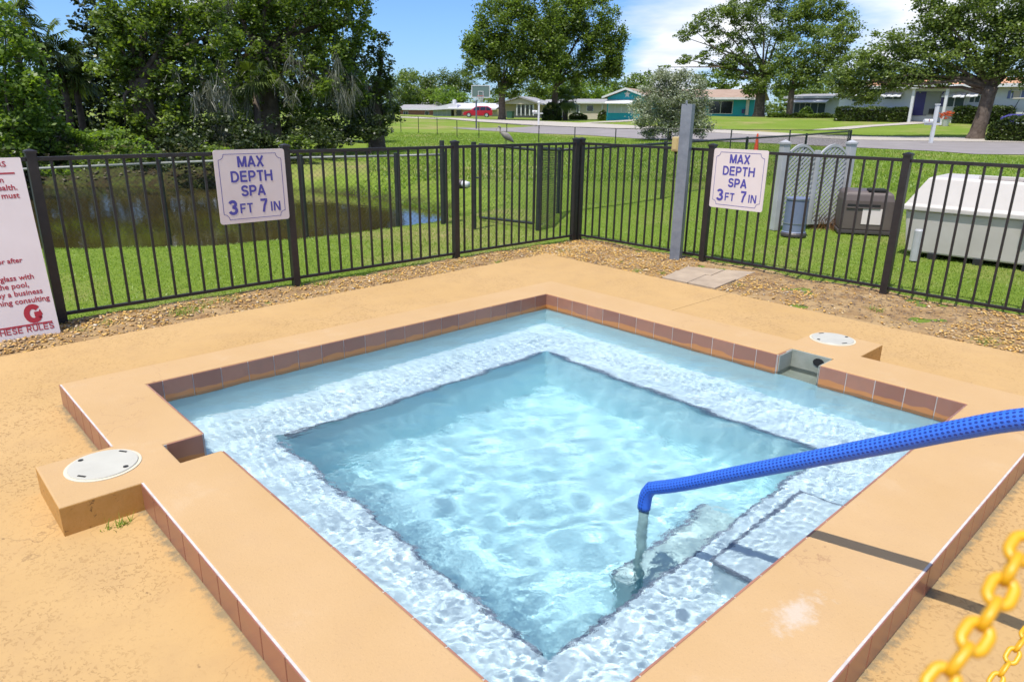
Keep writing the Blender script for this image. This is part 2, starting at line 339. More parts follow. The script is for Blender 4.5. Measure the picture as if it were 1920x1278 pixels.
L_DARK = leafmat('dark_leaf', (.022, .042, .010), (.135, .180, .036), .35)
L_BRIGHT = leafmat('bright_leaf', (.065, .115, .018), (.24, .34, .055), .45)
L_SHADE = leafmat('painted_shade_leaf', (.012, .024, .007), (.065, .090, .020), .25)  # shade under the canopy put into the leaf colour
L_FAR = leafmat('far_leaf', (.060, .095, .024), (.235, .30, .075), .4)
L_GREY = leafmat('silver_leaf', (.10, .12, .075), (.42, .45, .32), .2)
L_MOSS = leafmat('hanging_moss', (.080, .085, .058), (.25, .25, .19), .25)
L_BROWN = leafmat('dead_frond', (.10, .050, .022), (.24, .12, .05), .2)
L_GRASS = leafmat('grass_blade', (.155, .235, .032), (.30, .40, .075), .45)
M_BARK = mat('bark', (.075, .055, .042), .95, (.16, .125, .10), 5, .9, 14, spec=.1)
# ------------------------------------------------------------------ mesh helpers
def tag(o, label=None, cat=None, group=None, kind=None):
    if label: o['label'] = label
    if cat: o['category'] = cat
    if group: o['group'] = group
    if kind: o['kind'] = kind
    return o
class MB:
    def __init__(s): s.v = []; s.f = []; s.uv = None
    def add(s, vs, fs):
        k = len(s.v); s.v += [tuple(map(float, v)) for v in vs]; s.f += [tuple(i+k for i in f) for f in fs]; return s
    def box(s, lo, hi, R=None, o=None):
        vs = [Vector((x, y, z)) for x in (lo[0], hi[0]) for y in (lo[1], hi[1]) for z in (lo[2], hi[2])]
        if R is not None: vs = [R @ v for v in vs]
        if o is not None: vs = [v+Vector(o) for v in vs]
        return s.add(vs, [(0, 1, 3, 2), (4, 6, 7, 5), (0, 4, 5, 1), (2, 3, 7, 6), (0, 2, 6, 4), (1, 5, 7, 3)])
    def tube(s, pts, r, n=8, cap=True, flat=1.0):
        pts = [Vector(p) for p in pts]; rs = r if hasattr(r, '__len__') else [r]*len(pts)
        up = None; vs = []; fs = []
        for i, p in enumerate(pts):
            d = (pts[min(i+1, len(pts)-1)]-pts[max(i-1, 0)]).normalized()
            if up is None: up = Vector((0, 0, 1)) if abs(d.z) < .9 else Vector((1, 0, 0))
            a = d.cross(up).normalized(); up = a.cross(d).normalized()
            for k in range(n):
                t = 2*PI*k/n; vs.append(p+(a*math.cos(t)+up*math.sin(t)*flat)*rs[i])
        for i in range(len(pts)-1):
            for k in range(n): fs.append((i*n+k, i*n+(k+1) % n, (i+1)*n+(k+1) % n, (i+1)*n+k))
        if cap: fs.append(tuple(range(n-1, -1, -1))); fs.append(tuple((len(pts)-1)*n+k for k in range(n)))
        return s.add(vs, fs)
    def prism(s, poly, z0, z1):
        n = len(poly); return s.add([(x, y, z0) for x, y in poly]+[(x, y, z1) for x, y in poly],
            [tuple(range(n-1, -1, -1)), tuple(range(n, 2*n))]+[(i, (i+1) % n, n+(i+1) % n, n+i) for i in range(n)])
    def extr(s, pts, off):
        n = len(pts); off = Vector(off); return s.add([Vector(p) for p in pts]+[Vector(p)+off for p in pts],
            [tuple(range(n-1, -1, -1)), tuple(range(n, 2*n))]+[(i, (i+1) % n, n+(i+1) % n, n+i) for i in range(n)])
    def lathe(s, prof, n=20, c=(0, 0, 0)):
        c = Vector(c); vs = []; fs = []
        for r, z in prof:
            for k in range(n): vs.append(c+Vector((r*math.cos(2*PI*k/n), r*math.sin(2*PI*k/n), z)))
        for i in range(len(prof)-1):
            for k in range(n): fs.append((i*n+k, i*n+(k+1) % n, (i+1)*n+(k+1) % n, (i+1)*n+k))
        fs.append(tuple(range(n-1, -1, -1))); fs.append(tuple((len(prof)-1)*n+k for k in range(n)))
        return s.add(vs, fs)
    def mesh(s, name, bevel=0, smooth_=False, fix=True):
        me = bpy.data.meshes.new(name); me.from_pydata(s.v, [], s.f)
        if bevel or fix:
            bm = bmesh.new(); bm.from_mesh(me)
            if fix: bmesh.ops.recalc_face_normals(bm, faces=bm.faces)
            if bevel:
                es = [e for e in bm.edges if len(e.link_faces) == 2 and e.calc_face_angle(0) > .5]
                bmesh.ops.bevel(bm, geom=es, offset=bevel, segments=2, affect='EDGES', profile=.6)
            bm.to_mesh(me); bm.free()
        if smooth_: me.polygons.foreach_set('use_smooth', [True]*len(me.polygons))
        return me
    def build(s, name, m, parent=None, bevel=0, smooth_=False, loc=None, rz=None, fix=True):
        me = s.mesh(name, bevel, smooth_, fix); me.materials.append(m)
        return link(name, me, parent, loc, rz)
def link(name, me, parent=None, loc=None, rz=None):
    o = bpy.data.objects.new(name, me); COL.objects.link(o)
    if loc is not None: o.location = loc
    if rz is not None: o.rotation_euler = (0, 0, rz)
    if parent is not None: o.parent = parent
    return o
def empty(name, loc, label, cat, group=None, rz=0):
    o = bpy.data.objects.new(name, None); COL.objects.link(o); o.location = loc; o.rotation_euler = (0, 0, rz); o.empty_display_size = .1
    return tag(o, label, cat, group)
def copy_tree(o, parent=None):
    c = o.copy(); COL.objects.link(c)
    if parent is not None: c.parent = parent
    for ch in list(o.children): copy_tree(ch, c)
    return c
def np_mesh(name, V, F, m, tint=None, uv=None, smooth_=False):
    """V (n,3), F (k, 3 or 4)"""
    me = bpy.data.meshes.new(name); n = F.shape[1]
    me.vertices.add(len(V)); me.vertices.foreach_set('co', V.astype(np.float32).ravel())
    me.loops.add(F.size); me.loops.foreach_set('vertex_index', F.astype(np.int32).ravel())
    me.polygons.add(len(F)); me.polygons.foreach_set('loop_start', np.arange(0, F.size, n, dtype=np.int32)); me.polygons.foreach_set('loop_total', np.full(len(F), n, np.int32))
    if tint is not None:
        a = me.attributes.new('tint', 'FLOAT', 'POINT'); a.data.foreach_set('value', tint.astype(np.float32))
    me.update(calc_edges=True); me.materials.append(m)
    if smooth_: me.polygons.foreach_set('use_smooth', [True]*len(F))
    return me
def fan(c, r, n=16): return [(c[0]+r*math.cos(2*PI*k/n), c[1]+r*math.sin(2*PI*k/n)) for k in range(n)]
#@@SETTING
# ================================================================== SETTING
azc = math.atan2(CF[1], CF[0])
fine = np.radians(np.arange(-46, 46, .33)); coarse = np.radians(np.arange(46, 314, 1.5))
AZ = azc+np.concatenate([fine, coarse])
RD = [.6]
while RD[-1] < 900: RD.append(RD[-1]*(1.016 if RD[-1] < 60 else 1.05)+.01)
RD = np.array(RD); A, Rr = np.meshgrid(AZ, RD)
X = CAM[0]+np.cos(A)*Rr; Y = CAM[1]+np.sin(A)*Rr; Z = terrain(X, Y)
nr, na = A.shape
V = np.stack([X, Y, Z], -1).reshape(-1, 3)
i, j = np.meshgrid(np.arange(nr-1), np.arange(na), indexing='ij'); j2 = (j+1) % na
F = np.stack([i*na+j, (i+1)*na+j, (i+1)*na+j2, i*na+j2], -1).reshape(-1, 4)[:, ::-1]
me = np_mesh('ground', V, F, M_GROUND, smooth_=True)
sd = poly_sd(X, Y, POND).ravel()
r_ = np.hypot(V[:, 0]-CAM[0], V[:, 1]-CAM[1]); hf_ = math.hypot(CF[0], CF[1]); az_ = np.arctan2(-(CF[0]/hf_*(V[:, 1]-CAM[1])-CF[1]/hf_*(V[:, 0]-CAM[0])), CF[0]/hf_*(V[:, 0]-CAM[0])+CF[1]/hf_*(V[:, 1]-CAM[1]))
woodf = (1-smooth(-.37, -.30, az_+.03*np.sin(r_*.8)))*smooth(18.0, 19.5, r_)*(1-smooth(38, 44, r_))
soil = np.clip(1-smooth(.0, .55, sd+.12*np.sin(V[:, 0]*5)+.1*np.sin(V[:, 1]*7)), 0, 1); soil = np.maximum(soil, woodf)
at1 = me.attributes.new('soil', 'FLOAT', 'POINT'); at1.data.foreach_set('value', soil.astype(np.float32))
tag(link('ground', me), kind='structure')
# pond water
def pond_x(t, b, s):
    b.inputs['Roughness'].default_value = .03; b.inputs['Specular IOR Level'].default_value = .5
    g = N(t, 'ShaderNodeNewGeometry'); p = g.outputs['Position']
    t.links.new(ramp(t, noise(t, p, .6, 3), .35, (.036, .029, .009), .7, (.056, .045, .014)), b.inputs['Base Color'])
    bumpn(t, b, noise(t, p, 5, 4), .055, .05)
M_POND = mat('murky_water', (.08, .07, .02), .03, extra=pond_x)
cx, cy = POND.mean(0)
big = [(cx+(x-cx)*1.12+0, cy+(y-cy)*1.2) for x, y in POND]
b = MB(); b.add([(x, y, WATER_Z) for x, y in POND], [tuple(range(len(POND)))][:1])
mb_ = bmesh.new(); vs = [mb_.verts.new((x, y, WATER_Z)) for x, y in POND]
es = [mb_.edges.new((vs[k], vs[(k+1) % len(vs)])) for k in range(len(vs))]
bmesh.ops.triangle_fill(mb_, edges=es, use_beauty=True)
for f in mb_.faces:
    if f.normal.z < 0: f.normal_flip()
me = bpy.data.meshes.new('pond_water'); mb_.to_mesh(me); mb_.free(); me.materials.append(M_POND)
tag(link('pond_water', me), kind='structure')
# sheets that follow the ground
def sheet(name, px_edge_a, px_edge_b, m, lift=.012, n=60, sub=6):
    """strip between two pixel polylines (near, far), draped on the ground"""
    def samp(pl, k):
        xs = [p[0] for p in pl]; ys = [p[1] for p in pl]; u = np.linspace(0, 1, k)
        L = np.linspace(0, 1, len(pl)); return np.interp(u, L, xs), np.interp(u, L, ys)
    ax, ay = samp(px_edge_a, n); bx, by = samp(px_edge_b, n)
    PA = [at(a, c) for a, c in zip(ax, ay)]; PB = [at(a, c) for a, c in zip(bx, by)]
    vs = []; fs = []
    for i in range(n):
        for k in range(sub+1):
            p = PA[i].lerp(PB[i], k/sub); vs.append((p.x, p.y, gz(p.x, p.y)+lift))
    for i in range(n-1):
        for k in range(sub): q = i*(sub+1)+k; fs.append((q, q+1, q+sub+2, q+sub+1))
    b = MB().add(vs, fs); return tag(b.build(name, m, smooth_=True), kind='structure')
sheet('road', [(850, 241), (900, 245), (960, 248), (1010, 251), (1100, 254), (1200, 261), (1350, 266), (1500, 272), (1640, 279), (1750, 284), (1830, 290), (2060, 292), (2400, 300)],
              [(850, 240), (900, 240.5), (960, 240), (1010, 237), (1100, 239), (1200, 243.5), (1350, 250), (1500, 258), (1600, 263), (1700, 264.5), (1800, 266), (2000, 269), (2400, 275)], M_ROAD, .02)
sheet('gutter', [(750, 221), (850, 225), (920, 231), (1010, 237.3), (1100, 239.3), (1200, 243.8), (1350, 250.3), (1500, 258.3), (1600, 263.3), (1700, 264.8), (1800, 266.3), (2000, 269.3), (2400, 275)],
                [(750, 219.5), (850, 221.5), (920, 225), (1010, 227.5), (1100, 231.5), (1200, 236.5), (1350, 244), (1500, 252), (1600, 256), (1700, 257.2), (1800, 258.5), (2000, 261), (2400, 266)], M_CONC, .035)
sheet('path', [(1590, 243), (1640, 238), (1690, 235), (1740, 232), (1770, 229)], [(1500, 246), (1600, 237), (1680, 232), (1720, 228), (1750, 225)], M_CONC, .03, 30, 3)
sheet('front_walk', [(1095, 232), (1150, 229.5), (1230, 226)], [(1085, 231), (1140, 227.5), (1215, 223.5)], M_CONC, .03, 20, 3)
# ------------------------------------------------------------------ pool deck
def filled(name, loops, z1, z0, m, parent=None, bevel=0, kind=None):
    """area between an outline and its holes, extruded from z0 to z1"""
    bm = bmesh.new(); es = []
    for lp in loops:
        vs = [bm.verts.new((x, y, z1)) for x, y in lp]; es += [bm.edges.new((vs[k], vs[(k+1) % len(vs)])) for k in range(len(vs))]
    bmesh.ops.triangle_fill(bm, edges=es, use_beauty=True, use_dissolve=False)
    for f in bm.faces:
        f.normal_update()
        if f.normal.z < 0: f.normal_flip()
    r = bmesh.ops.extrude_face_region(bm, geom=list(bm.faces))
    # the extruded copy becomes the bottom
    vs = [e for e in r['geom'] if isinstance(e, bmesh.types.BMVert)]
    for v in vs: v.co.z = z0
    bmesh.ops.recalc_face_normals(bm, faces=bm.faces)
    if bevel:
        e2 = [e for e in bm.edges if len(e.link_faces) == 2 and abs(e.verts[0].co.z-z1) < 1e-5 and abs(e.verts[1].co.z-z1) < 1e-5 and e.calc_face_angle(0) > .8]
        bmesh.ops.bevel(bm, geom=e2, offset=bevel, segments=3, affect='EDGES', profile=.5)
    me = bpy.data.meshes.new(name); bm.to_mesh(me); bm.free(); me.materials.append(m)
    o = link(name, me, parent)
    if kind: o['kind'] = kind
    return o
LX, LY = 3.012, -3.022
OX0, OX1, OY0, OY1 = -.285, 3.352, -3.357, .345
outer = [(OX0, OY1), (OX0, OY0), (.683, OY0), (.683, -3.64), (1.10, -3.64), (1.10, OY0), (OX1, OY0), (OX1, OY1), (2.34, OY1), (2.34, .69), (1.93, .69), (1.93, OY1)]
inner = [(0, 0), (0, LY), (.805, LY), (.805, -3.19), (1.03, -3.19), (1.03, LY), (LX, LY), (LX, 0), (2.25, 0), (2.25, .18), (1.985, .18), (1.985, 0)]
hole = [(OX0+.02, OY1-.02), (OX0+.02, OY0+.02), (OX1-.02, OY0+.02), (OX1-.02, OY1-.02)]
# deck in two pours so that the control joint is a real gap
yj = 1.602; DL = [DECK[0], (.718, yj), (.718, .325), (-.265, .325), (-.265, -3.337), (3.332, -3.337), (3.332, .325), (.722, .325), (.722, yj)]+DECK[1:]
filled('pool_deck', [DL], -.12, -.26, M_DECK, kind='structure')
# ------------------------------------------------------------------ spa
spa = empty('spa', (0, 0, 0), 'square spa with raised orange painted coping, brown waterline tiles and stepped plaster basin', 'hot tub')
cop = filled('coping', [outer, inner], 0, -.17, M_COP, spa, bevel=.007)
me_t = {}
def tile_mesh(L, H, th, m, nm):
    k = (round(L, 3), round(H, 3), m.name)
    if k not in me_t: me_t[k] = MB().box((0, -th, -H), (L, 0, 0)).mesh(nm, bevel=.0025); me_t[k].materials.append(m)
    return me_t[k]
def tile_row(a, b, zt, H, m, inward, first=None, pitch=.156, joint=.005, th=.008, nm='tile'):
    """tiles from a to b along a wall; they stand th proud of it on the side of inward"""
    a, b = Vector((*a, 0)), Vector((*b, 0)); d = (b-a); L = d.length; d.normalize()
    out = Vector((inward[0], inward[1], 0)); left = Vector((-d.y, d.x, 0)); s = 1 if left.dot(-out) > 0 else -1
    x = 0.0; first = first or pitch; ws = []
    x1 = first
    while x < L-.012:
        x1 = min(x1, L); ws.append((x, x1)); x = x1; x1 += pitch
    for u0, u1 in ws:
        l = u1-u0-joint
        if l < .012: continue
        me = tile_mesh(l, H, th, m, nm)
        if s > 0: o = link(nm, me, spa); p = a+d*(u0+joint/2); ang = math.atan2(d.y, d.x)
        else: o = link(nm, me, spa); p = a+d*(u1-joint/2); ang = math.atan2(-d.y, -d.x)
        # local -Y of the mesh must face 'out'
        o.location = (p.x, p.y, zt+random.uniform(-.0008, .0008)); o.rotation_euler = (0, 0, ang)
        o.cycles.is_caustics_receiver = True
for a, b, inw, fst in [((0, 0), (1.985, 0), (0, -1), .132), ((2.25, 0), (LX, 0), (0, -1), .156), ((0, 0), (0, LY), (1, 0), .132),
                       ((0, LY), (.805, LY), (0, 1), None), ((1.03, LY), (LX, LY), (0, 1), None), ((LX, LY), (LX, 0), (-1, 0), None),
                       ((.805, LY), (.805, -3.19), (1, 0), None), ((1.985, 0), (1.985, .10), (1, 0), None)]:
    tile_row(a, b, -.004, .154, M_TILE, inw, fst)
for a, b, out, fst in [((OX0, OY0), (.683, OY0), (0, -1), None), ((1.10, OY0), (OX1, OY0), (0, -1), .145), ((OX1, OY0), (OX1, OY1), (1, 0), None)]:
    tile_row(a, b, -.003, .114, M_OTILE, out, fst)
# grout bed behind the tiles: a 5 mm skin under them
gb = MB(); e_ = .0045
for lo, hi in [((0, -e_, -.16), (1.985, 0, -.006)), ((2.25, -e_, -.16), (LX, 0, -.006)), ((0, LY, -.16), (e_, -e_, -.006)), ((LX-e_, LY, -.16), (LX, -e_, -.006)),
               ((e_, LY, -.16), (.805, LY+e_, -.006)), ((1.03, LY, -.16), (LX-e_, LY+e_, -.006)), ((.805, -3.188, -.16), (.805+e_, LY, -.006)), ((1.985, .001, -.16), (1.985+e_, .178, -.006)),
               ((OX0+.01, OY0-e_, -.119), (.682, OY0+.003, -.0012)), ((1.101, OY0-e_, -.119), (OX1, OY0+.003, -.0012)), ((OX1-.003, OY0+.003, -.119), (OX1+e_, OY1, -.0012))]:  # outer strips rise as pale rims that paint the tile-edge glint
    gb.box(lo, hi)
g = gb.build('grout_and_glint', M_GROUT_GLINT, spa); g['kind'] = 'stuff'; g.cycles.is_caustics_receiver = True
# basin
WZ = -.112; BZ = WZ-.44; FZ = WZ-1.09; BW = .47
def shell(name, m, quads, par=spa):
    b = MB()
    for qd in quads:
        b.add(qd, [tuple(range(len(qd)))])
    o = b.build(name, m, par, fix=False); o.cycles.is_caustics_receiver = True; return o
q_ = lambda x0, y0, x1, y1, z0, z1: [(x0, y0, z0), (x1, y1, z0), (x1, y1, z1), (x0, y0, z1)]
shell('upper_wall', M_LWALL, [q_(0, 0, LX, 0, BZ, -.155), q_(LX, 0, LX, LY, BZ, -.155), q_(LX, LY, 0, LY, BZ, -.155), q_(0, LY, 0, 0, BZ, -.155)])
x0, y0, x1, y1 = BW, -BW, LX-BW, LY+BW
shell('bench', M_BENCH, [[(0, 0, BZ), (0, LY, BZ), (x0, y1, BZ), (x0, y0, BZ)], [(0, LY, BZ), (LX, LY, BZ), (x1, y1, BZ), (x0, y1, BZ)],
                         [(LX, LY, BZ), (LX, 0, BZ), (x1, y0, BZ), (x1, y1, BZ)], [(LX, 0, BZ), (0, 0, BZ), (x0, y0, BZ), (x1, y0, BZ)]])
shell('lower_wall', M_LWALL, [q_(x0, y0, x1, y0, FZ, BZ), q_(x1, y0, x1, y1, FZ, BZ), q_(x1, y1, x0, y1, FZ, BZ), q_(x0, y1, x0, y0, FZ, BZ)])
shell('floor', M_FLOOR, [[(x0, y0, FZ), (x0, y1, FZ), (x1, y1, FZ), (x1, y0, FZ)]])
nm_ = MB().box((0, -.014, -.030), (.148, .004, .002)).mesh('nosing_tile', bevel=.003); nm_.materials.append(M_TRIM)
for (ax, ay), (bx, by) in [((x0, y0), (x1, y0)), ((x1, y0), (x1, y1)), ((x1, y1), (x0, y1)), ((x0, y1), (x0, y0))]:
    L = math.hypot(bx-ax, by-ay); n = int(L/.152); dx, dy = (bx-ax)/L, (by-ay)/L; s0 = (L-n*.152)/2
    for k in range(n):
        o = link('nosing_tile', nm_, spa); o.rotation_euler = (0, 0, math.atan2(dy, dx)+0)
        o.location = (ax+dx*(s0+k*.152)-dy*.0, ay+dy*(s0+k*.152)+dx*.0, BZ+random.uniform(0, .001))
        o.cycles.is_caustics_receiver = True
# entry steps below the rail
def step(name, lo, hi, m, trim):
    o = MB().box(lo, hi).build(name, m, spa, bevel=.01); o.cycles.is_caustics_receiver = True
    for tl, th_ in trim:
        t_ = MB().box(tl, th_).build('step_nosing', M_TRIM, o, bevel=.002); t_.cycles.is_caustics_receiver = True
step('step', (2.70, -1.83, BZ), (LX, -1.10, WZ-.22), M_BENCH,
     [((2.690, -1.83, WZ-.245), (2.705, -1.10, WZ-.218)), ((2.706, -1.836, WZ-.245), (LX, -1.824, WZ-.219)), ((2.706, -1.106, WZ-.245), (LX, -1.094, WZ-.219))])
step('step', (2.24, -1.83, FZ), (LX-BW, -1.10, WZ-.78), M_STEPG, [((2.23, -1.83, WZ-.81), (2.255, -1.10, WZ-.777))])
# skimmer throat (right side)
th = MB(); th.box((1.992, .165, -.4), (2.243, .178, -.004)); th.box((1.992, .006, -.4), (1.999, .164, -.01)); th.box((2.237, .006, -.4), (2.243, .164, -.01))
M_THROAT = mat('aged_grey_plastic', (.24, .26, .21), .5, (.34, .35, .30), 8)
o = th.build('skimmer_throat', M_THROAT, spa); hole_ = MB().extr([(2.17+.035*math.cos(k*PI/6), .164, -.045+.026*math.sin(k*PI/6)) for k in range(12)], (0, -.003, 0)).build('skimmer_hole', M_DARK, o)
sh_ = MB().box((1.992, .006, -.26), (2.243, .164, -.19)).build('throat_shelf', M_THROAT, o); sh_.cycles.is_caustics_receiver = True; MB().box((.808, -3.186, -.26), (1.027, LY-.002, -.19)).build('throat_shelf', M_THROAT, o).cycles.is_caustics_receiver = True
th2 = MB(); th2.box((.806, -3.2, -.4), (1.029, -3.19, -.01)); th2.build('skimmer_throat', M_THROAT, spa)
# water surface with real waves
hw = .0055; xs = np.arange(-.0, LX+1e-6, hw); ys = np.arange(-3.188, .178, hw)
GX, GY = np.meshgrid(xs, ys, indexing='ij')
keep = ((GY <= 0) & (GY >= LY)) | ((GX > .806) & (GX < 1.029) & (GY < LY+hw)) | ((GX > 1.986) & (GX < 2.249) & (GY > -hw))
H = np.zeros_like(GX); Hs = np.zeros_like(GX); rw = np.random.default_rng(11)
# jets push outward from the walls and make short crossing chop; calmer strip near the far walls
amp = .55+.75*smooth(.0, 2.6, np.hypot(GX, GY)/1.5)
for k in range(110):
    lam = .11*(4.2**rw.random()); th_ = rw.normal(2.39, .75)+(PI if rw.random() < .5 else 0); ph = rw.uniform(0, 2*PI)
    kx, ky = 2*PI/lam*math.cos(th_), 2*PI/lam*math.sin(th_)
    H += (lam**1.15)*.00085*np.sin(kx*GX+ky*GY+ph+1.4*np.sin(GX*2.3+ph)+1.4*np.cos(GY*1.9+ph*2))
for k in range(70):
    lam = .024*(2.9**rw.random()); th_ = rw.normal(2.39, .65)+(PI if rw.random() < .5 else 0); ph = rw.uniform(0, 2*PI)
    kx, ky = 2*PI/lam*math.cos(th_), 2*PI/lam*math.sin(th_)
    Hs += lam*.00085*np.sin(kx*GX+ky*GY+ph+2*np.sin(GX*3.7+ph)+2*np.cos(GY*4.3+ph))
wall_d = np.minimum(np.minimum(GX, LX-GX), np.minimum(-GY, GY-LY)); H = H*amp+Hs*(.20+.80*(1-smooth(.30, .75, wall_d)))*(.35+.65*smooth(.02, .3, wall_d))
idx = -np.ones(GX.shape, int); idx[keep] = np.arange(keep.sum())
cell = keep[:-1, :-1] & keep[1:, :-1] & keep[1:, 1:] & keep[:-1, 1:]
F = np.stack([idx[:-1, :-1][cell], idx[1:, :-1][cell], idx[1:, 1:][cell], idx[:-1, 1:][cell]], -1)
me = np_mesh('spa_water', np.stack([GX[keep], GY[keep], WZ+H[keep]], -1), F, M_WATER, smooth_=True)
wo_ = tag(link('spa_water', me), kind='structure'); wo_.cycles.is_caustics_caster = True
# ------------------------------------------------------------------ skimmer lids
def lid(c, r, label, rz):
    e = empty('skimmer_lid', (c[0], c[1], 0), label, 'skimmer lid', 'round skimmer lids set in the spa surround', rz)
    MB().lathe([(r, .0005), (r, .006), (r*.985, .0085), (.01, .0095)], 40).build('cover', M_LID, e, smooth_=False)
    MB().lathe([(r+.012, .0), (r+.012, .003), (r+.004, .004)], 40).build('ring', mat('lid_ring', (.55, .50, .38), .6), e)
    for k in range(4):
        a = k*PI/2+.5
        if k % 2: MB().box((-.018, -.004, .0086), (.018, .004, .0105), Matrix.Rotation(a+PI/2, 3, 'Z'), (r*.86*math.cos(a), r*.86*math.sin(a), 0)).build('slot', M_DARK, e)
        else: MB().lathe([(.010, .0088), (.010, .0106)], 12, (r*.84*math.cos(a), r*.84*math.sin(a), 0)).build('slot', M_DARK, e)
    return e
lid((.849, -3.432), .128, 'round white skimmer lid on the raised block at the left edge of the spa', .1)
lid((2.078, .55), .128, 'round white skimmer lid beside the notch on the far right of the spa', .6)
# ------------------------------------------------------------------ stone bed between deck and fence
bx_ = []
def bed_z(x, y): return -.137+.009*math.sin(x*6.1+y*2)+.006*math.sin(y*9.3-x*4)
gxs = np.arange(-2.25, 8, .05); gys = np.arange(-9, 3.0, .05); GX, GY = np.meshgrid(gxs, gys, indexing='ij')
kp = ((GX < -1.2) | (GY > 1.45)) & ~((GX > -1.35) & (GY < 1.5))
BZm = -.137+.009*np.sin(GX*6.1+GY*2)+.006*np.sin(GY*9.3-GX*4)+.006*np.sin(GX*23)*np.sin(GY*19)
BZm = np.minimum(BZm, -.127)
edge = smooth(-2.25, -2.12, GX)*(1-smooth(2.82, 2.98, GY)); BZm = BZm-(1-edge)*.04
idx = -np.ones(GX.shape, int); idx[kp] = np.arange(kp.sum()); cell = kp[:-1, :-1] & kp[1:, :-1] & kp[1:, 1:] & kp[:-1, 1:]
F = np.stack([idx[:-1, :-1][cell], idx[1:, :-1][cell], idx[1:, 1:][cell], idx[:-1, 1:][cell]], -1)
tag(link('soil_bed', np_mesh('soil_bed', np.stack([GX[kp], GY[kp], BZm[kp]], -1), F, M_SOIL, smooth_=True)), kind='structure')
def rocks(name, pts, m, smin, smax, label=None):
    n = len(pts); base = np.array([(1, 0, 0), (-1, 0, 0), (0, 1, 0), (0, -1, 0), (0, 0, 1), (0, 0, -1), (.7, .7, .55), (-.7, .7, .5), (-.7, -.7, .55), (.7, -.7, .5)], float)
    # convex-ish 10 vertex stone
    fc = np.array([(4, 6, 7), (4, 7, 8), (4, 8, 9), (4, 9, 6), (0, 6, 9), (2, 7, 6), (1, 8, 7), (3, 9, 8), (0, 2, 6), (2, 1, 7), (1, 3, 8), (3, 0, 9), (5, 2, 0), (5, 1, 2), (5, 3, 1), (5, 0, 3)])
    Vv = base[None]*rng.uniform(.7, 1.15, (n, 10, 3)); s = rng.uniform(smin, smax, (n, 1, 1))*np.stack([rng.uniform(.7, 1.2, n), rng.uniform(.5, .9, n), rng.uniform(.22, .42, n)], -1)[:, None, :]
    Vv = Vv*s; a = rng.uniform(0, 2*PI, n); c, s_ = np.cos(a), np.sin(a)
    x = Vv[..., 0]*c[:, None]-Vv[..., 1]*s_[:, None]; y = Vv[..., 0]*s_[:, None]+Vv[..., 1]*c[:, None]
    tl = rng.uniform(-.5, .5, n)[:, None]; z = Vv[..., 2]+x*tl
    P = np.stack([x, y, z], -1)+pts[:, None, :]
    F = (fc[None]+np.arange(n)[:, None, None]*10).reshape(-1, 3)
    me = np_mesh(name, P.reshape(-1, 3), F, m, tint=np.repeat(rng.random(n), 10)); return link(name, me)
def stone_mat():
    m = bpy.data.materials.new('river_stone'); m.use_nodes = True; t = m.node_tree; b = t.nodes['Principled BSDF']; b.inputs['Roughness'].default_value = .7
    a = N(t, 'ShaderNodeAttribute', attribute_name='tint'); r = N(t, 'ShaderNodeValToRGB'); t.links.new(a.outputs['Fac'], r.inputs[0])
    cols = [(0, (.66, .56, .42)), (.14, (.70, .44, .10)), (.32, (.60, .31, .05)), (.5, (.68, .46, .15)), (.68, (.42, .22, .08)), (.82, (.68, .38, .07)), (1, (.40, .32, .24))]
    e = r.color_ramp.elements; e[0].position, e[0].color = cols[0][0], (*cols[0][1], 1); e[1].position, e[1].color = 1, (*cols[-1][1], 1)
    for p, c in cols[1:-1]: q = e.new(p); q.color = (*c, 1)
    g = N(t, 'ShaderNodeNewGeometry'); c = mix(t, ramp(t, noise(t, g.outputs['Position'], 60, 4), .4, (0, 0, 0), .7, (.4, .4, .4)), r.outputs[0], (.30, .20, .12)); t.links.new(c, b.inputs['Base Color']); return m
M_STONE = stone_mat()
def strip_pts(n, f):
    out = []
    while len(out) < n:
        k = 30000; lf = rng.random(k) < .42
        X = np.where(lf, rng.uniform(-2.12, -1.40, k), rng.uniform(-2.1, 4.8, k)); Y = np.where(lf, rng.uniform(-6.5, 2.7, k), rng.uniform(1.52, 2.78, k))
        ok = (poly_sd(X, Y, DECKN) > .012) & (poly_sd(X, Y, paver_poly) > .015)
        for x, y in zip(X[ok], Y[ok]):
            if random.random() < f(x, y): out.append((float(x), float(y)))
            if len(out) >= n: break
    return out
paver_poly = np.array([(-.05, 1.66), (-.20, 2.30), (.40, 2.62), (.53, 1.66)])
def dens(x, y):
    n = .5+.5*math.sin(x*3.1+y*4.3)*math.sin(x*5.7-y*2.2)
    if x < -1.45 and y < 1.6: return (.30+.75*n)*(1 if x > -2.02 else .5)
    if x < -.2: return (.75+.4*n)*(1 if y < 2.6 else .45)
    if x < 1.25: return (.2+.8*n)*(1-.85*smooth(2.15, 2.45, y))
    if x < 2.35: return .05+.12*n
    return .35+.6*n
P = np.array([(x, y, bed_z(x, y)+.006) for x, y in strip_pts(12500, dens)])
tag(rocks('river_stones', P, M_STONE, .005, .020), kind='stuff')
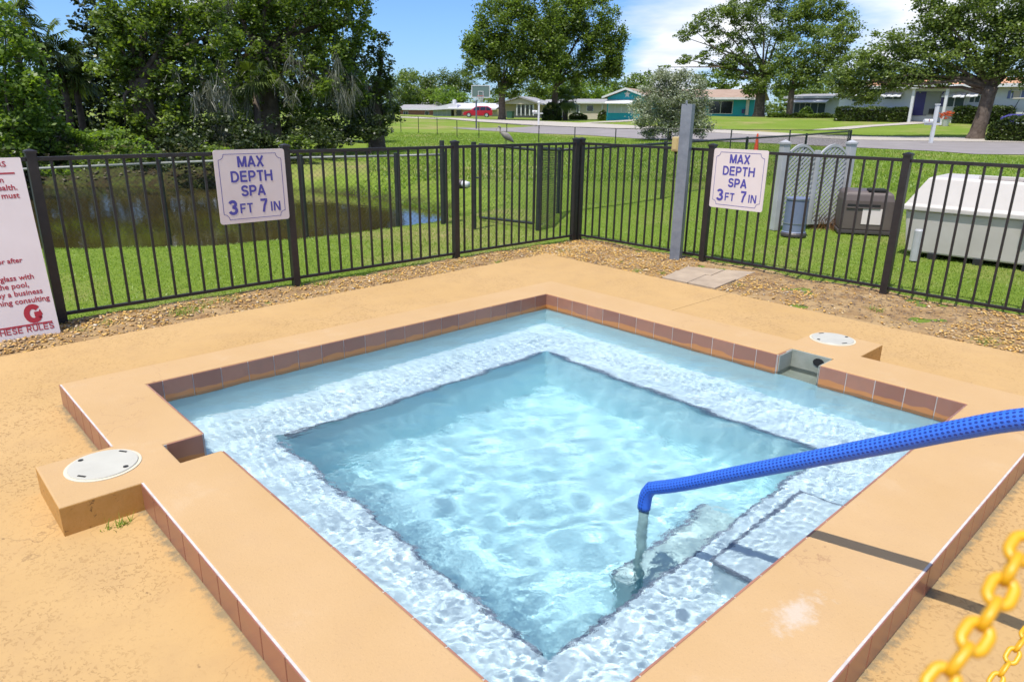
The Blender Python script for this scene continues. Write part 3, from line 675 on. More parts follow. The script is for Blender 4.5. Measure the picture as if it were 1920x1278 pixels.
# dry mulch shreds and twigs
def shreds(name, n, f, m, l0, l1, wd, zz=.006):
    P = np.array([(x, y, bed_z(x, y)+zz) for x, y in strip_pts(n, f)]); a = rng.uniform(0, 2*PI, n); L = rng.uniform(l0, l1, n)
    d = np.stack([np.cos(a), np.sin(a), rng.uniform(-.1, .35, n)], -1)*L[:, None]; s = np.stack([-np.sin(a), np.cos(a), rng.uniform(-.3, .3, n)], -1)*wd
    V = np.stack([P-d/2-s, P-d/2+s, P+d/2+s*.5, P+d/2-s*.5], 1).reshape(-1, 3); F = np.arange(4*n).reshape(n, 4)
    return link(name, np_mesh(name, V, F, m, tint=np.repeat(rng.random(n), 4)))
L_MULCH = leafmat('dry_mulch', (.05, .032, .024), (.20, .15, .12), .05)
tag(shreds('mulch', 7000, lambda x, y: (.35 if x < -1.4 else .35) if x < .5 else (.95 if x < 2.6 else .5)*(.35+.65*smooth(1.7, 2.2, y)), L_MULCH, .015, .05, .0022), kind='stuff')
pv = empty('paver', (0, 0, 0), 'pale worn concrete stepping slabs lying in the stones by the grey pole', 'paving slab')
def quadlerp(P, u, v): return tuple((P[0]*(1-u)+P[3]*u)*(1-v)+(P[1]*(1-u)+P[2]*u)*v)
for u0, u1, v0, v1 in [(0, .49, 0, .56), (.505, 1, 0, .50), (0, .56, .575, 1), (.575, 1, .515, 1)]:
    MB().prism([quadlerp(paver_poly, *q)[:2] for q in ((u0, v0), (u1, v0), (u1, v1), (u0, v1))], -.16, -.118+random.uniform(-.004, .006)).build('slab', M_PAVER, pv, bevel=.006)
#@@GRASS
L_DRY = leafmat('dry_blade', (.26, .20, .09), (.42, .34, .17), .3)
def blades(name, X, Y, Z, h0, h1, wd, m, tintlo=0, tinthi=1, lean=.5):
    n = len(X); h = rng.uniform(h0, h1, n); a = rng.uniform(0, 2*PI, n); ww = wd*rng.uniform(.7, 1.4, n)
    s = np.stack([np.cos(a)*ww, np.sin(a)*ww, np.zeros(n)], -1); B = np.stack([X, Y, Z-.01], -1)
    ln = rng.normal(0, lean, (n, 2))*h[:, None]; T = B+np.stack([ln[:, 0], ln[:, 1], h], -1)
    V = np.stack([B-s, B+s, T], 1).reshape(-1, 3); F = np.arange(3*n).reshape(n, 3)
    nn = .5+.5*np.sin(X*.7)*np.sin(Y*.9+1)
    t = np.clip(tintlo+(tinthi-tintlo)*(.6*rng.random(n)+.4*nn), 0, 1)
    return link(name, np_mesh(name, V, F, m, tint=np.repeat(t, 3)))
def wedge(n, r0, r1, p=1.0):
    r = np.sqrt(r0**2+(r1**2-r0**2)*rng.random(n)**p); a = azc+rng.uniform(-.70, .70, n)
    return CAM[0]+r*np.cos(a), CAM[1]+r*np.sin(a)
X, Y = wedge(520000, 5.5, 17, 1.15)
ok = ~((X > -2.14) & (Y < 2.86)) & (poly_sd(X, Y, POND) > -.02+.1*rng.random(len(X)))
X, Y = X[ok], Y[ok]
tag(blades('grass', X, Y, terrain(X, Y), .012, .034, .0060, L_GRASS), kind='stuff')
n_ = 60000; X, Y = wedge(n_, 5.5, 24, 1.1); nz = np.sin(X*.9+1.3)*np.sin(Y*.8+.4)+.6*np.sin(X*2.3-Y*1.1)+.5*np.sin(Y*3.1+X*.7)
ok = (nz > .95) & (np.hypot(X-CAM[0], Y-CAM[1]) > 10) & ~((X > -2.14) & (Y < 2.86)) & (poly_sd(X, Y, POND) > .1); X, Y = X[ok], Y[ok]
tag(blades('dry_grass', X, Y, terrain(X, Y), .012, .032, .006, L_DRY, lean=.8), kind='stuff')
X, Y = wedge(160000, 17, 45, 1.3); dx_, dy_ = X-CAM[0], Y-CAM[1]; aw = np.arctan2(-(CF[0]*dy_-CF[1]*dx_), CF[0]*dx_+CF[1]*dy_)
ok = (poly_sd(X, Y, POND) > .1) & ~((aw < -.20) & (np.hypot(dx_, dy_) > 18.5)); X, Y = X[ok], Y[ok]; Zt = terrain(X, Y)
rp = [tuple(at(*p)[:2]) for p in [(850, 242), (1010, 252), (1200, 262), (1500, 273), (1640, 280), (1830, 291), (2400, 300), (2400, 262), (1800, 257), (1500, 251), (1200, 235), (1010, 226), (850, 220)]]
ok = poly_sd(X, Y, np.array(rp)) > .15; X, Y, Zt = X[ok], Y[ok], Zt[ok]
tag(blades('grass', X, Y, Zt, .04, .09, .02, L_GRASS, 0, .8), kind='stuff')
# weeds in the stones and ragged growth on the pond bank
def tuft(px, py, n, rad, h, m=L_GRASS):
    c = on_z(px, py, -.13); X = rng.normal(c[0], rad, n); Y = rng.normal(c[1], rad, n)
    ok = poly_sd(X, Y, DECKN) > .005; X, Y = X[ok], Y[ok]
    return X, Y, np.full(len(X), -.135), h
TX, TY, TZ = [], [], []
for px, py, n, rad in [(200, 607, 90, .03), (345, 582, 200, .06), (380, 570, 160, .06), (420, 562, 80, .05), (150, 618, 30, .03), (1195, 508, 70, .02), (935, 492, 50, .03), (1060, 470, 60, .05), (1640, 580, 60, .03), (1385, 535, 50, .03), (1240, 512, 30, .015),
                       (1850, 640, 120, .05), (735, 515, 60, .04), (600, 530, 60, .04), (860, 492, 60, .04), (1000, 465, 60, .05)]:
    a, b_, c, _ = tuft(px, py, n, rad, .03); TX += list(a); TY += list(b_); TZ += list(c)
for k in range(2600):                                   # along the fence foot
    if random.random() < .45: a, b_ = random.gauss(-2.10, .03), random.uniform(-6, 2.7)
    else: a, b_ = random.uniform(-2.1, 5), random.gauss(2.80, .04)
    TX.append(a); TY.append(b_); TZ.append(-.14)
for px, py, n in ((225, 985, 26), (240, 980, 12), (200, 992, 8)):
    c = on_z(px, py, -.12)
    for _ in range(n): TX.append(random.gauss(max(c[0], 1.115), .006)); TY.append(random.gauss(c[1], .014)); TZ.append(-.118)
tag(blades('weeds', np.array(TX), np.array(TY), np.array(TZ), .015, .05, .003, L_GRASS, 0, .9, .7), kind='stuff')
# bank growth
t_ = rng.random(5000); seg = rng.integers(2, 10, 5000); Pn = POND[seg]*(1-t_)[:, None]+POND[(seg+1) % len(POND)]*t_[:, None]+rng.normal(0, .10, (5000, 2))
tag(blades('bank_weeds', Pn[:, 0], Pn[:, 1], terrain(Pn[:, 0], Pn[:, 1]), .03, .11, .008, L_GRASS, 0, .8, .6), kind='stuff')
#@@OBJECTS
# ------------------------------------------------------------------ pool fences (posts, rails and single pickets)
GZ0 = -.14
pick_me = MB().box((-.0085, -.0085, 0), (.0085, .0085, 1.085)).mesh('picket'); pick_me.materials.append(M_BRONZE)
post_me = MB().box((-.031, -.031, 0), (.031, .031, 1.225)).mesh('post', bevel=.003); post_me.materials.append(M_BRONZE)
capm = MB(); capm.box((-.037, -.037, 1.222), (.037, .037, 1.238)); capm.add([(-.037, -.037, 1.2385), (.037, -.037, 1.2385), (.037, .037, 1.2385), (-.037, .037, 1.2385), (0, 0, 1.252)], [(0, 1, 4), (1, 2, 4), (2, 3, 4), (3, 0, 4)])
cap_me = capm.mesh('post_cap'); cap_me.materials.append(M_BRONZE)
def pool_fence(label, P0, P1, posts, zf):
    """posts: distances along P0-P1"""
    P0, P1 = Vector((*P0, 0)), Vector((*P1, 0)); d = (P1-P0).normalized(); ang = math.atan2(d.y, d.x)
    f = empty('metal_fence', (P0.x, P0.y, GZ0), label, 'fence', 'black metal picket fence round the pool', ang)
    for s in posts:
        o = link('post', post_me, f, (s, 0, zf(s))); link('post_cap', cap_me, o)
    for a, b in zip(posts[:-1], posts[1:]):
        L = b-a
        for z0, z1, hw_ in ((1.168, 1.196, .014), (.055, .080, .012)):
            r = MB().box((a+.032, -hw_, z0), (b-.032, hw_, z1))
            o = r.build('rail', M_BRONZE, f, bevel=.002); o.location = (0, 0, zf((a+b)/2)); o.rotation_euler = (0, 0, 0)
        n = 15; sp = L/(n+1)
        for k in range(1, n+1):
            link('picket', pick_me, f, (a+sp*k+random.uniform(-.001, .001), 0, zf((a+b)/2)+.081))
# pickets run between the rails
for v in pick_me.vertices:
    if v.co.z > 1: v.co.z = 1.086
pool_fence('black picket fence on the left in front of the pond', (-2.093, -6.73), (-2.093, 2.63), [0, 1.865, 3.73, 5.595, 7.46, 9.33], lambda s: 0)
pool_fence('black picket fence on the right in front of the white dock box', (-2.093, 2.70), (5.6, 2.76), [0.0, 1.81, 3.70, 5.56, 7.42], lambda s: -.002*s)
# ------------------------------------------------------------------ lettering helper
def lettering(txt, size, m, parent, loc, R, align='CENTER', bold=0, sx=1.0, name='lettering'):
    cu = bpy.data.curves.new('lettering', 'FONT'); cu.body = txt; cu.size = size; cu.align_x = align; cu.align_y = 'CENTER'
    cu.offset = bold; cu.extrude = .0006; cu.resolution_u = 3
    tmp = bpy.data.objects.new('t', cu); COL.objects.link(tmp); dg = bpy.context.evaluated_depsgraph_get()
    me = bpy.data.meshes.new_from_object(tmp.evaluated_get(dg)); bpy.data.objects.remove(tmp); me.materials.clear(); me.materials.append(m)
    o = link(name, me, parent); o.location = loc; o.rotation_euler = R; o.scale = (sx, 1, 1); return o
def ell(cx, cy, rx, ry, a0, a1, n=9): return [(cx+rx*math.cos(math.radians(a0+(a1-a0)*k/n)), cy+ry*math.sin(math.radians(a0+(a1-a0)*k/n))) for k in range(n+1)]
t2 = .085
GL = {'M': (.86, [[(t2, 0), (t2, 1)], [(.12, .98), (.43, .04)], [(.43, .04), (.74, .98)], [(.86-t2, 0), (.86-t2, 1)]]),
      'A': (.76, [[(.06, 0), (.38, 1)], [(.38, 1), (.70, 0)], [(.19, .30), (.57, .30)]]), 'X': (.72, [[(.07, 0), (.65, 1)], [(.07, 1), (.65, 0)]]),
      'D': (.76, [[(t2, 0), (t2, 1)], [(.17, .92), (.32, .92)]+ell(.32, .5, .35, .42, 88, -88)+[(.17, .08)]]), 'E': (.68, [[(t2, 0), (t2, 1)], [(.17, .92), (.64, .92)], [(.17, .52), (.60, .52)], [(.17, .08), (.66, .08)]]),
      'P': (.70, [[(t2, 0), (t2, 1)], [(.17, .92), (.38, .92)]+ell(.38, .68, .23, .24, 88, -88, 7)+[(.17, .44)]]), 'T': (.66, [[(.33, 0), (.33, .84)], [(.02, .92), (.64, .92)]]),
      'H': (.76, [[(t2, 0), (t2, 1)], [(.76-t2, 0), (.76-t2, 1)], [(.17, .53), (.59, .53)]]), 'S': (.70, [ell(.36, .72, .25, .205, 10, 180, 8)+ell(.36, .70, .25, .19, 195, 262, 4)+ell(.35, .29, .26, .215, 80, -90, 9)+ell(.35, .29, .27, .215, -100, -175, 5)]),
      'F': (.62, [[(t2, 0), (t2, 1)], [(.17, .92), (.60, .92)], [(.17, .50), (.54, .50)]]), 'I': (.26, [[(.13, 0), (.13, 1)]]), 'N': (.76, [[(t2, 0), (t2, 1)], [(.13, .96), (.63, .04)], [(.76-t2, 0), (.76-t2, 1)]]),
      '3': (.62, [ell(.30, .73, .22, .19, 165, -75, 9)+[(.26, .53)], [(.26, .53)]+ell(.30, .285, .25, .215, 80, -165, 11)]), '7': (.60, [[(.03, .92), (.57, .92)], [(.50, .86), (.33, .50), (.22, 0)]]),
      'R': (.74, [[(t2, 0), (t2, 1)], [(.17, .92), (.40, .92)]+ell(.40, .70, .22, .22, 88, -88, 7)+[(.17, .48)], [(.38, .44), (.64, 0)]]), 'U': (.74, [[(t2, 1), (t2, .35)]+ell(.37, .34, .285, .26, 180, 360, 9)+[(.74-t2, 1)]]),
      'L': (.60, [[(t2, 0), (t2, 1)], [(.17, .08), (.58, .08)]]), 'G': (.84, [ell(.43, .5, .33, .42, 38, 350, 14)+[(.755, .42)], [(.48, .44), (.84, .44)]]), 'O': (.82, [ell(.41, .5, .325, .42, 0, 360, 16)]),
      'B': (.72, [[(t2, 0), (t2, 1)], [(.17, .92), (.38, .92)]+ell(.38, .73, .2, .19, 88, -88, 6)+[(.17, .54)], [(.17, .53)]+ell(.40, .30, .23, .22, 88, -88, 6)+[(.17, .08)]]), 'Y': (.72, [[(.36, 0), (.36, .45)], [(.05, 1), (.36, .45), (.67, 1)]]), ' ': (.34, [])}
def stroke_text(txt, h, m, parent, loc, tw=.16, align='CENTER'):
    W = sum(GL[c][0]+.10 for c in txt)-.10; x = -W/2 if align == 'CENTER' else -W; b = MB(); lay = 0
    for c in txt:
        w_, st = GL[c]
        for pl in st:
            pl = [Vector((x+p[0], p[1]-.5)) for p in pl]; L_, R_ = [], []
            pl = [p for i, p in enumerate(pl) if i == 0 or (p-pl[i-1]).length > 1e-4]
            for i, p in enumerate(pl):
                d0 = (p-pl[i-1]).normalized() if i else None; d1 = (pl[i+1]-p).normalized() if i < len(pl)-1 else None
                d = ((d0 or d1)+(d1 or d0)).normalized(); k = 1/max(.5, d.dot(d1 or d0)); n_ = Vector((-d.y, d.x))*tw/2*k; L_.append(p+n_); R_.append(p-n_)
            n = len(pl); yy = -.00015*(lay % 5); lay += 1
            b.add([(p.x*h, yy, p.y*h) for p in L_]+[(p.x*h, yy, p.y*h) for p in R_], [(i, i+1, n+i+1, n+i) for i in range(n-1)])
        x += w_+.10
    o = b.build('lettering', m, parent, fix=False); o.location = loc; return o
def board(W, H, T, r, n=4):
    pts = []
    for cx, cy, a0 in ((W/2-r, H/2-r, 0), (-W/2+r, H/2-r, PI/2), (-W/2+r, -H/2+r, PI), (W/2-r, -H/2+r, 1.5*PI)):
        for k in range(n+1): a = a0+PI/2*k/n; pts.append((cx+r*math.cos(a), 0, cy+r*math.sin(a)))
    return pts
def depth_sign(loc, rz, label):
    e = empty('depth_sign', loc, label, 'sign', 'white MAX DEPTH signs fixed to the fence', rz)
    W, H = .605, .598
    MB().extr(board(W, H, 0, .022), (0, .006, 0)).build('panel', M_SIGN, e)   # front faces -Y
    b = MB(); x, z, c = W/2-.035, H/2-.035, .045
    pts = [(-x+c, z), (x-c, z)]+[(x-c+c*(1-math.cos(t)), z-c*math.sin(t)) for t in (.4, .8, 1.2)][:0]
    loop = []
    for sx_, sz_ in ((1, 1), (1, -1), (-1, -1), (-1, 1)):
        arc = [(sx_*(x-c*math.cos(t)), sz_*(z-c*math.sin(t))) for t in np.linspace(0, PI/2, 5)]
        # concave corner centred on the outer corner
        arc = [(sx_*(x-c*math.cos(t)), sz_*(z-c*math.sin(t))) for t in (np.linspace(0, PI/2, 5) if sx_*sz_ > 0 else np.linspace(PI/2, 0, 5))]
        loop += arc
    n = len(loop)
    for i in range(n):
        p, q = Vector((loop[i][0], 0, loop[i][1])), Vector((loop[(i+1) % n][0], 0, loop[(i+1) % n][1])); d = (q-p); L = d.length
        if L < 1e-4: continue
        d.normalize(); s = Vector((d.z, 0, -d.x))*.0022
        p2, q2 = p-d*.001, q+d*.001
        b.add([p2-s+Vector((0, -.0012, 0)), q2-s+Vector((0, -.0012, 0)), q2+s+Vector((0, -.0012, 0)), p2+s+Vector((0, -.0012, 0))], [(0, 1, 2, 3)])
    b.build('border', M_NAVY, e, fix=False)
    R = (PI/2, 0, 0)
    stroke_text('MAX', .088, M_NAVY, e, (.0, -.0015, .202), .20)
    stroke_text('DEPTH', .090, M_NAVY, e, (.0, -.0015, .083), .19)
    stroke_text('SPA', .088, M_NAVY, e, (.0, -.0015, -.035), .20)
    stroke_text('3', .116, M_NAVY, e, (-.187, -.0015, -.165), .21)
    stroke_text('FT', .080, M_NAVY, e, (-.072, -.0015, -.178), .175)
    stroke_text('7', .112, M_NAVY, e, (.082, -.0015, -.165), .18)
    stroke_text('IN', .080, M_NAVY, e, (.182, -.0015, -.178), .175)
    return e
e = depth_sign((-2.055, -1.466, .773), PI/2, 'white MAX DEPTH sign on the left fence before the pond')
e = depth_sign((.052, 2.694, .762), 0, 'white MAX DEPTH sign on the right fence beside the grey pole')
# rules board at the left edge
e = empty('rules_sign', (-1.915, -3.072, .463), 'large white board of red pool rules cut by the left picture edge', 'sign', rz=PI/2)
e.rotation_euler = (-.19, 0, PI/2)
W, H = .95, 1.215
MB().extr([(x-W/2, y, z) for x, y, z in board(W, H, 0, .01)], (0, .006, 0)).build('panel', M_SIGN, e)
R = (PI/2, 0, 0)
for z, xr in ((.505, -.052), (-.518, -.035)): MB().box((-.9, -.0018, z-.005), (xr, -.0005, z+.005)).build('red_line', M_RED, e)
M_REDT = M_RED
for txt, xr, z, sz in (('SPA POOL RULES FOR ALL BATHERS', -.09, .565, .05), ('When the spa is closed, children in', -.122, .462, .052), ('under medical care for health.', -.055, .410, .052), ('Everyone using the spa must', -.055, .357, .052),
                       ('Do not use while or after', -.125, -.075, .046), ('Do not bring food or glass with', -.08, -.192, .050), ('into the pool,', -.12, -.244, .050), ('Pool service by a business', -.05, -.298, .050), ('Safety and training consulting', -.02, -.352, .050)):
    lettering(txt, sz, M_RED, e, (xr, -.0015, z), R, 'RIGHT', .0006)
stroke_text('G', .115, M_RED, e, (-.135, -.0015, -.445), .30)
stroke_text('OBEY THESE RULES', .042, M_RED, e, (-.030, -.0015, -.545), .15, 'RIGHT')
# ------------------------------------------------------------------ galvanised channel pole with a conduit box
pz = MB(); w_ = .055
prof = [(-w_, -w_), (w_, -w_), (w_, -w_+.012), (.014, -w_+.012), (.014, w_-.012), (w_, w_-.012), (w_, w_), (-w_, w_), (-w_, w_-.012), (-.014, w_-.012), (-.014, -w_+.012), (-w_, -w_+.012)]
e = empty('steel_pole', (-.52, 2.565, -.14), 'grey galvanised steel pole standing before the fence with a small box on it', 'pole', rz=.28)
prof = [(-.060, -.052), (.052, -.052), (.052, .052), (-.060, .052), (-.060, .030), (-.046, .030), (-.046, .042), (.042, .042), (.042, -.042), (-.046, -.042), (-.046, -.030), (-.060, -.030)]
MB().prism(prof, 0, 1.63).build('channel', M_GALV, e, bevel=.002)
MB().box((-.0545, -.020, .05), (-.0475, .020, 1.10)).build('insert_strip', M_GALV, e)
MB().lathe([(.012, 0), (.012, .03), (.004, .034)], 8, (-.01, -.046, 1.63)).build('bolt', M_GALV, e)
e2 = empty('switch_box', (-.52, 2.565, 1.09), 'small yellowed plastic box fixed to the side of the grey pole', 'electrical box', rz=.28)
M_TAN = mat('yellowed_plastic', (.48, .37, .16), .5, (.40, .31, .14), 20)
MB().box((-.138, -.042, -.075), (-.062, .034, .075)).build('body', M_TAN, e2, bevel=.012)
MB().box((-.125, -.047, -.055), (-.078, -.0425, .055)).build('lid', M_TAN, e2, bevel=.002)
MB().tube([(-.10, 0, -.07), (-.10, 0, -.10)], .014, 10).build('cable_gland', M_DARK, e2)
# ------------------------------------------------------------------ blue covered grab rail
rail = empty('grab_rail', (2.41, -1.88, FZ), 'blue mesh covered grab rail bending down into the spa water', 'handrail')
path_px = [(1232, 913.5), (1262, 910), (1300, 903.5), (1370, 889.5), (1475, 869), (1581, 848.6), (1686, 828), (1791, 806.5), (1918, 785.7)]
pts = [Vector(on_ax(a, b_, 1, -1.88)) for a, b_ in path_px]; rr = [.0265, .0262, .026, .0262, .0268, .0275, .028, .0285, .029]
last = pts[-1]; pts += [last+Vector((.12, 0, .04)), last+Vector((.25, 0, .045)), last+Vector((.36, 0, -.02)), last+Vector((.42, 0, -.15)), last+Vector((.43, 0, -.76))]; rr += [.029]*5
first = pts[0]; pts = [first+Vector((-.054, 0, -.125)), first+Vector((-.052, 0, -.085)), first+Vector((-.045, 0, -.045)), first+Vector((-.027, 0, -.014))]+pts; rr = [.0265]*4+rr
# resample as a smooth curve and give it uv (x along in metres, y around)
def catmull(P, R_, step=.02):
    out, ro = [], []
    for i in range(len(P)-1):
        p0, p1, p2, p3 = P[max(i-1, 0)], P[i], P[i+1], P[min(i+2, len(P)-1)]; n = max(1, int((p2-p1).length/step))
        for k in range(n):
            t = k/n; out.append(.5*((2*p1)+(-p0+p2)*t+(2*p0-5*p1+4*p2-p3)*t*t+(-p0+3*p1-3*p2+p3)*t**3)); ro.append(R_[i]*(1-t)+R_[i+1]*t)
    out.append(P[-1]); ro.append(R_[-1]); return out, ro
cp, cr_ = catmull(pts, rr)
n = 24; bm = MB().tube(cp, cr_, n, cap=True); me = bpy.data.meshes.new('cover'); me.from_pydata(bm.v, [], bm.f)
uvl = me.uv_layers.new(name='UVMap'); acc = [0]
for k in range(1, len(cp)): acc.append(acc[-1]+(cp[k]-cp[k-1]).length)
for p in me.polygons:
    ring = [i // n for i in p.vertices]; ang = [i % n for i in p.vertices]
    wrap = (0 in ang) and (n-1 in ang)
    for li, vi in zip(p.loop_indices, p.vertices):
        a = vi % n; a = n if (wrap and a == 0) else a
        uvl.data[li].uv = (acc[vi//n], a/n)
me.polygons.foreach_set('use_smooth', [True]*len(me.polygons)); me.materials.append(M_RAIL)
o = link('cover', me, rail); o.matrix_parent_inverse = Matrix.Translation(-Vector(rail.location)); o.cycles.is_caustics_receiver = True
p0 = cp[0]; o = MB().tube([p0+Vector((0, 0, .01)), (p0.x, p0.y, WZ-.5), (p0.x+.0, p0.y, FZ+.3)], .021, 14).build('steel_leg', M_LEG, rail, smooth_=True); o.matrix_parent_inverse = Matrix.Translation(-Vector(rail.location)); o.cycles.is_caustics_receiver = True
# ------------------------------------------------------------------ yellow plastic chains
def link_mesh(Lo, Wo, r, name='link'):
    h = (Lo-Wo)/2; R0 = Wo/2-r; pts = []
    for k in range(9): a = -PI/2+PI*k/8; pts.append((h+r*0+R0*math.cos(a), R0*math.sin(a), 0))
    for k in range(9): a = PI/2+PI*k/8; pts.append((-h+R0*math.cos(a), R0*math.sin(a), 0))
    n = len(pts); m = 10; vs = []; fs = []
    for i, p in enumerate(pts):
        p = Vector(p); d = (Vector(pts[(i+1) % n])-Vector(pts[i-1])).normalized(); a = d.cross(Vector((0, 0, 1)))
        for k in range(m): t = 2*PI*k/m; vs.append(p+(a*math.cos(t)*1.05+Vector((0, 0, 1))*math.sin(t)*.95)*r)
    for i in range(n):
        for k in range(m): fs.append((i*m+k, i*m+(k+1) % m, ((i+1) % n)*m+(k+1) % m, ((i+1) % n)*m+k))
    me = MB().add(vs, fs).mesh(name, smooth_=True); me.materials.append(M_YEL); return me
def chain(name, pts, label, Lo, Wo, r, face):
    """links strung along a polyline"""
    P = [Vector(p) for p in pts]; cp, _ = catmull(P, [0]*len(P), .004); acc = [0]
    for k in range(1, len(cp)): acc.append(acc[-1]+(cp[k]-cp[k-1]).length)
    pitch = Lo-2*r-.0010; e = empty(name, cp[0], label, 'chain'); me = link_mesh(Lo, Wo, r)
    s = 0; i = 0
    while s < acc[-1]-pitch:
        k = next(q for q in range(len(acc)) if acc[q] >= s); c = cp[k]; k2 = min(k+2, len(cp)-1); k1 = max(k-2, 0)
        d = (cp[k2]-cp[k1]).normalized(); f = Vector(face); z = (f-d*f.dot(d)).normalized(); y = z.cross(d)
        roll = (.12 if i % 2 == 0 else PI/2+.12)+random.uniform(-.12, .12)
        z2 = z*math.cos(roll)+y*math.sin(roll); y2 = z2.cross(d)
        Mx = Matrix((( d.x, y2.x, z2.x), (d.y, y2.y, z2.y), (d.z, y2.z, z2.z))).to_4x4(); Mx.translation = c-Vector(cp[0])
        o = link('link', me, e); o.matrix_local = Mx; s += pitch; i += 1
    return e
D = .52
cpts = [CAM+ray(a, b_)*dd for a, b_, dd in ((2110, 830, .60), (2030, 905, .57), (1955, 975, .55), (1901, 1055, .53), (1866, 1130, .515), (1815, 1213, .50), (1755, 1290, .49), (1690, 1370, .48), (1600, 1470, .47))]
chain('yellow_chain', cpts, 'thick yellow plastic chain hanging close to the camera at lower right', .0250, .0182, .0033, tuple(-ray(1850, 1130)))
c2 = [CAM+ray(a, b_)*dd for a, b_, dd in ((1990, 1120, 1.72), (1950, 1160, 1.68), (1914, 1204, 1.64), (1885, 1250, 1.62), (1850, 1300, 1.60), (1800, 1370, 1.58))]
chain('yellow_chain', c2, 'thin distant run of yellow plastic chain at the bottom right corner', .036, .024, .0038, tuple(-ray(1870, 1250)))
# ------------------------------------------------------------------ things on the lawn to the right
# white dock box
e = empty('dock_box', (0, 0, 0), 'large white fibreglass dock box with sloping lid behind the right fence', 'storage box')
p0 = on_z(1683, 476, -.13); fd = Vector((1.0, .07, 0)).normalized(); bd = Vector((-fd.y, fd.x, 0)); Wd, Dp = 2.1, .95
e.location = (p0[0], p0[1], -.12); e.rotation_euler = (0, 0, math.atan2(fd.y, fd.x))
def loft(secs):
    b = MB(); n = len(secs[0]); vs = [v for s in secs for v in s]; fs = []
    for i in range(len(secs)-1):
        for k in range(n): fs.append((i*n+k, i*n+(k+1) % n, (i+1)*n+(k+1) % n, (i+1)*n+k))
    fs += [tuple(range(n-1, -1, -1)), tuple((len(secs)-1)*n+k for k in range(n))]; return b.add(vs, fs)
rect = lambda x0, x1, y0, y1, z: [(x0, y0, z), (x1, y0, z), (x1, y1, z), (x0, y1, z)]
M_FIB = mat('white_fibreglass', (.53, .49, .46), .45, (.46, .42, .39), 2.5, .03, 20)
loft([rect(.06, Wd-.06, .04, Dp-.04, .03), rect(0, Wd, 0, Dp, .50)]).build('body', M_FIB, e, bevel=.02)
loft([rect(-.035, Wd+.035, -.035, Dp+.035, .503), rect(-.035, Wd+.035, -.035, Dp+.035, .555), rect(-.01, Wd+.01, -.01, Dp+.01, .575), rect(.15, Wd-.15, .10, Dp-.05, .86), rect(.18, Wd-.18, .13, Dp-.08, .875)]).build('lid', M_FIB, e, bevel=.012)
MB().box((.62, .16, .876), (1.6, .20, .915)).build('hinge_bar', M_FIB, e, bevel=.008)
for x in (1.04, 1.10, 1.16): MB().lathe([(.016, 0), (.016, .006)], 8, (x, .145, .876)).build('screw', M_DARK, e)
lt = MB().box((1.13, -.042, .36), (1.21, -.0355, .52)).build('latch', M_GALV, e, bevel=.002); MB().box((1.15, -.060, .385), (1.19, -.0425, .43)).build('padlock', M_STEEL, lt, bevel=.004)
for x in (.3, .75, 1.2, 1.65): MB().box((x, .02, -.04), (x+.09, .12, .028)).build('foot', M_DARK, e)
p = on_z(1713, 488, -.13); tag(MB().lathe([(.045, -.13), (.045, .20), (.035, .215)], 14, (p[0], p[1], 0)).build('pipe_stub', M_VINYL, smooth_=False), 'short white plastic pipe standing in grass before the dock box', 'pipe')
# brown unit
p = on_z(1572, 436, -.13); q = on_z(1668, 441, -.13); dv = Vector((q[0]-p[0], q[1]-p[1], 0)); Lc = dv.length
e = empty('heater_unit', (p[0], p[1], -.13), 'brown plastic pool heater with vents and a label between lattice and dock box', 'pool heater', rz=math.atan2(dv.y, dv.x))
M_BRN = mat('brown_plastic', (.095, .072, .067), .5, (.12, .095, .085), 4)
M_BRN2 = mat('dark_brown_plastic', (.06, .05, .05), .5)
loft([rect(0, Lc, 0, .62, .045), rect(.0, Lc, .0, .62, .44), rect(.02, Lc-.02, .02, .6, .53), rect(.07, Lc-.07, .07, .55, .565)]).build('body', M_BRN, e, bevel=.02)
MB().box((-.02, -.02, 0), (Lc+.02, .64, .044)).build('base', M_BRN2, e, bevel=.006)
MB().box((.06, -.006, .36), (Lc-.17, -.001, .395)).build('vent_slot', M_DARK, e)
MB().box((.055, -.016, .340), (Lc-.165, -.001, .357)).build('vent_lip', M_BRN, e, bevel=.003)
MB().box((.26, -.006, .13), (.50, -.001, .34)).build('label_plate', M_SIGN, e)
MB().box((.30, .04, .555), (.52, .20, .60)).build('control_box', M_DARK, e, bevel=.015)
MB().box((Lc+.001, .07, .10), (Lc+.012, .56, .46)).build('side_grille', M_BRN2, e)
for k in range(5): MB().box((Lc+.0125, .08, .13+.065*k), (Lc+.022, .55, .155+.065*k)).build('grille_slat', M_BRN2, e)
# blue grey canister
p = on_z(1487, 441, -.13); e = empty('canister', (p[0], p[1], -.13), 'blue grey round filter canister standing before the white lattice', 'canister')
M_BLU = mat('blue_grey_plastic', (.13, .16, .25), .45, (.17, .20, .29), 3)
MB().lathe([(.155, .05), (.145, .06), (.140, .47), (.146, .475), (.146, .495), (.138, .50)], 28).build('body', M_BLU, e, smooth_=False)
MB().lathe([(.165, 0), (.165, .03), (.15, .049)], 28).build('base', M_BRN2, e)
for z in (.16, .474): MB().lathe([(.1485, z), (.1485, z+.012)], 28).build('band', M_GALV, e)
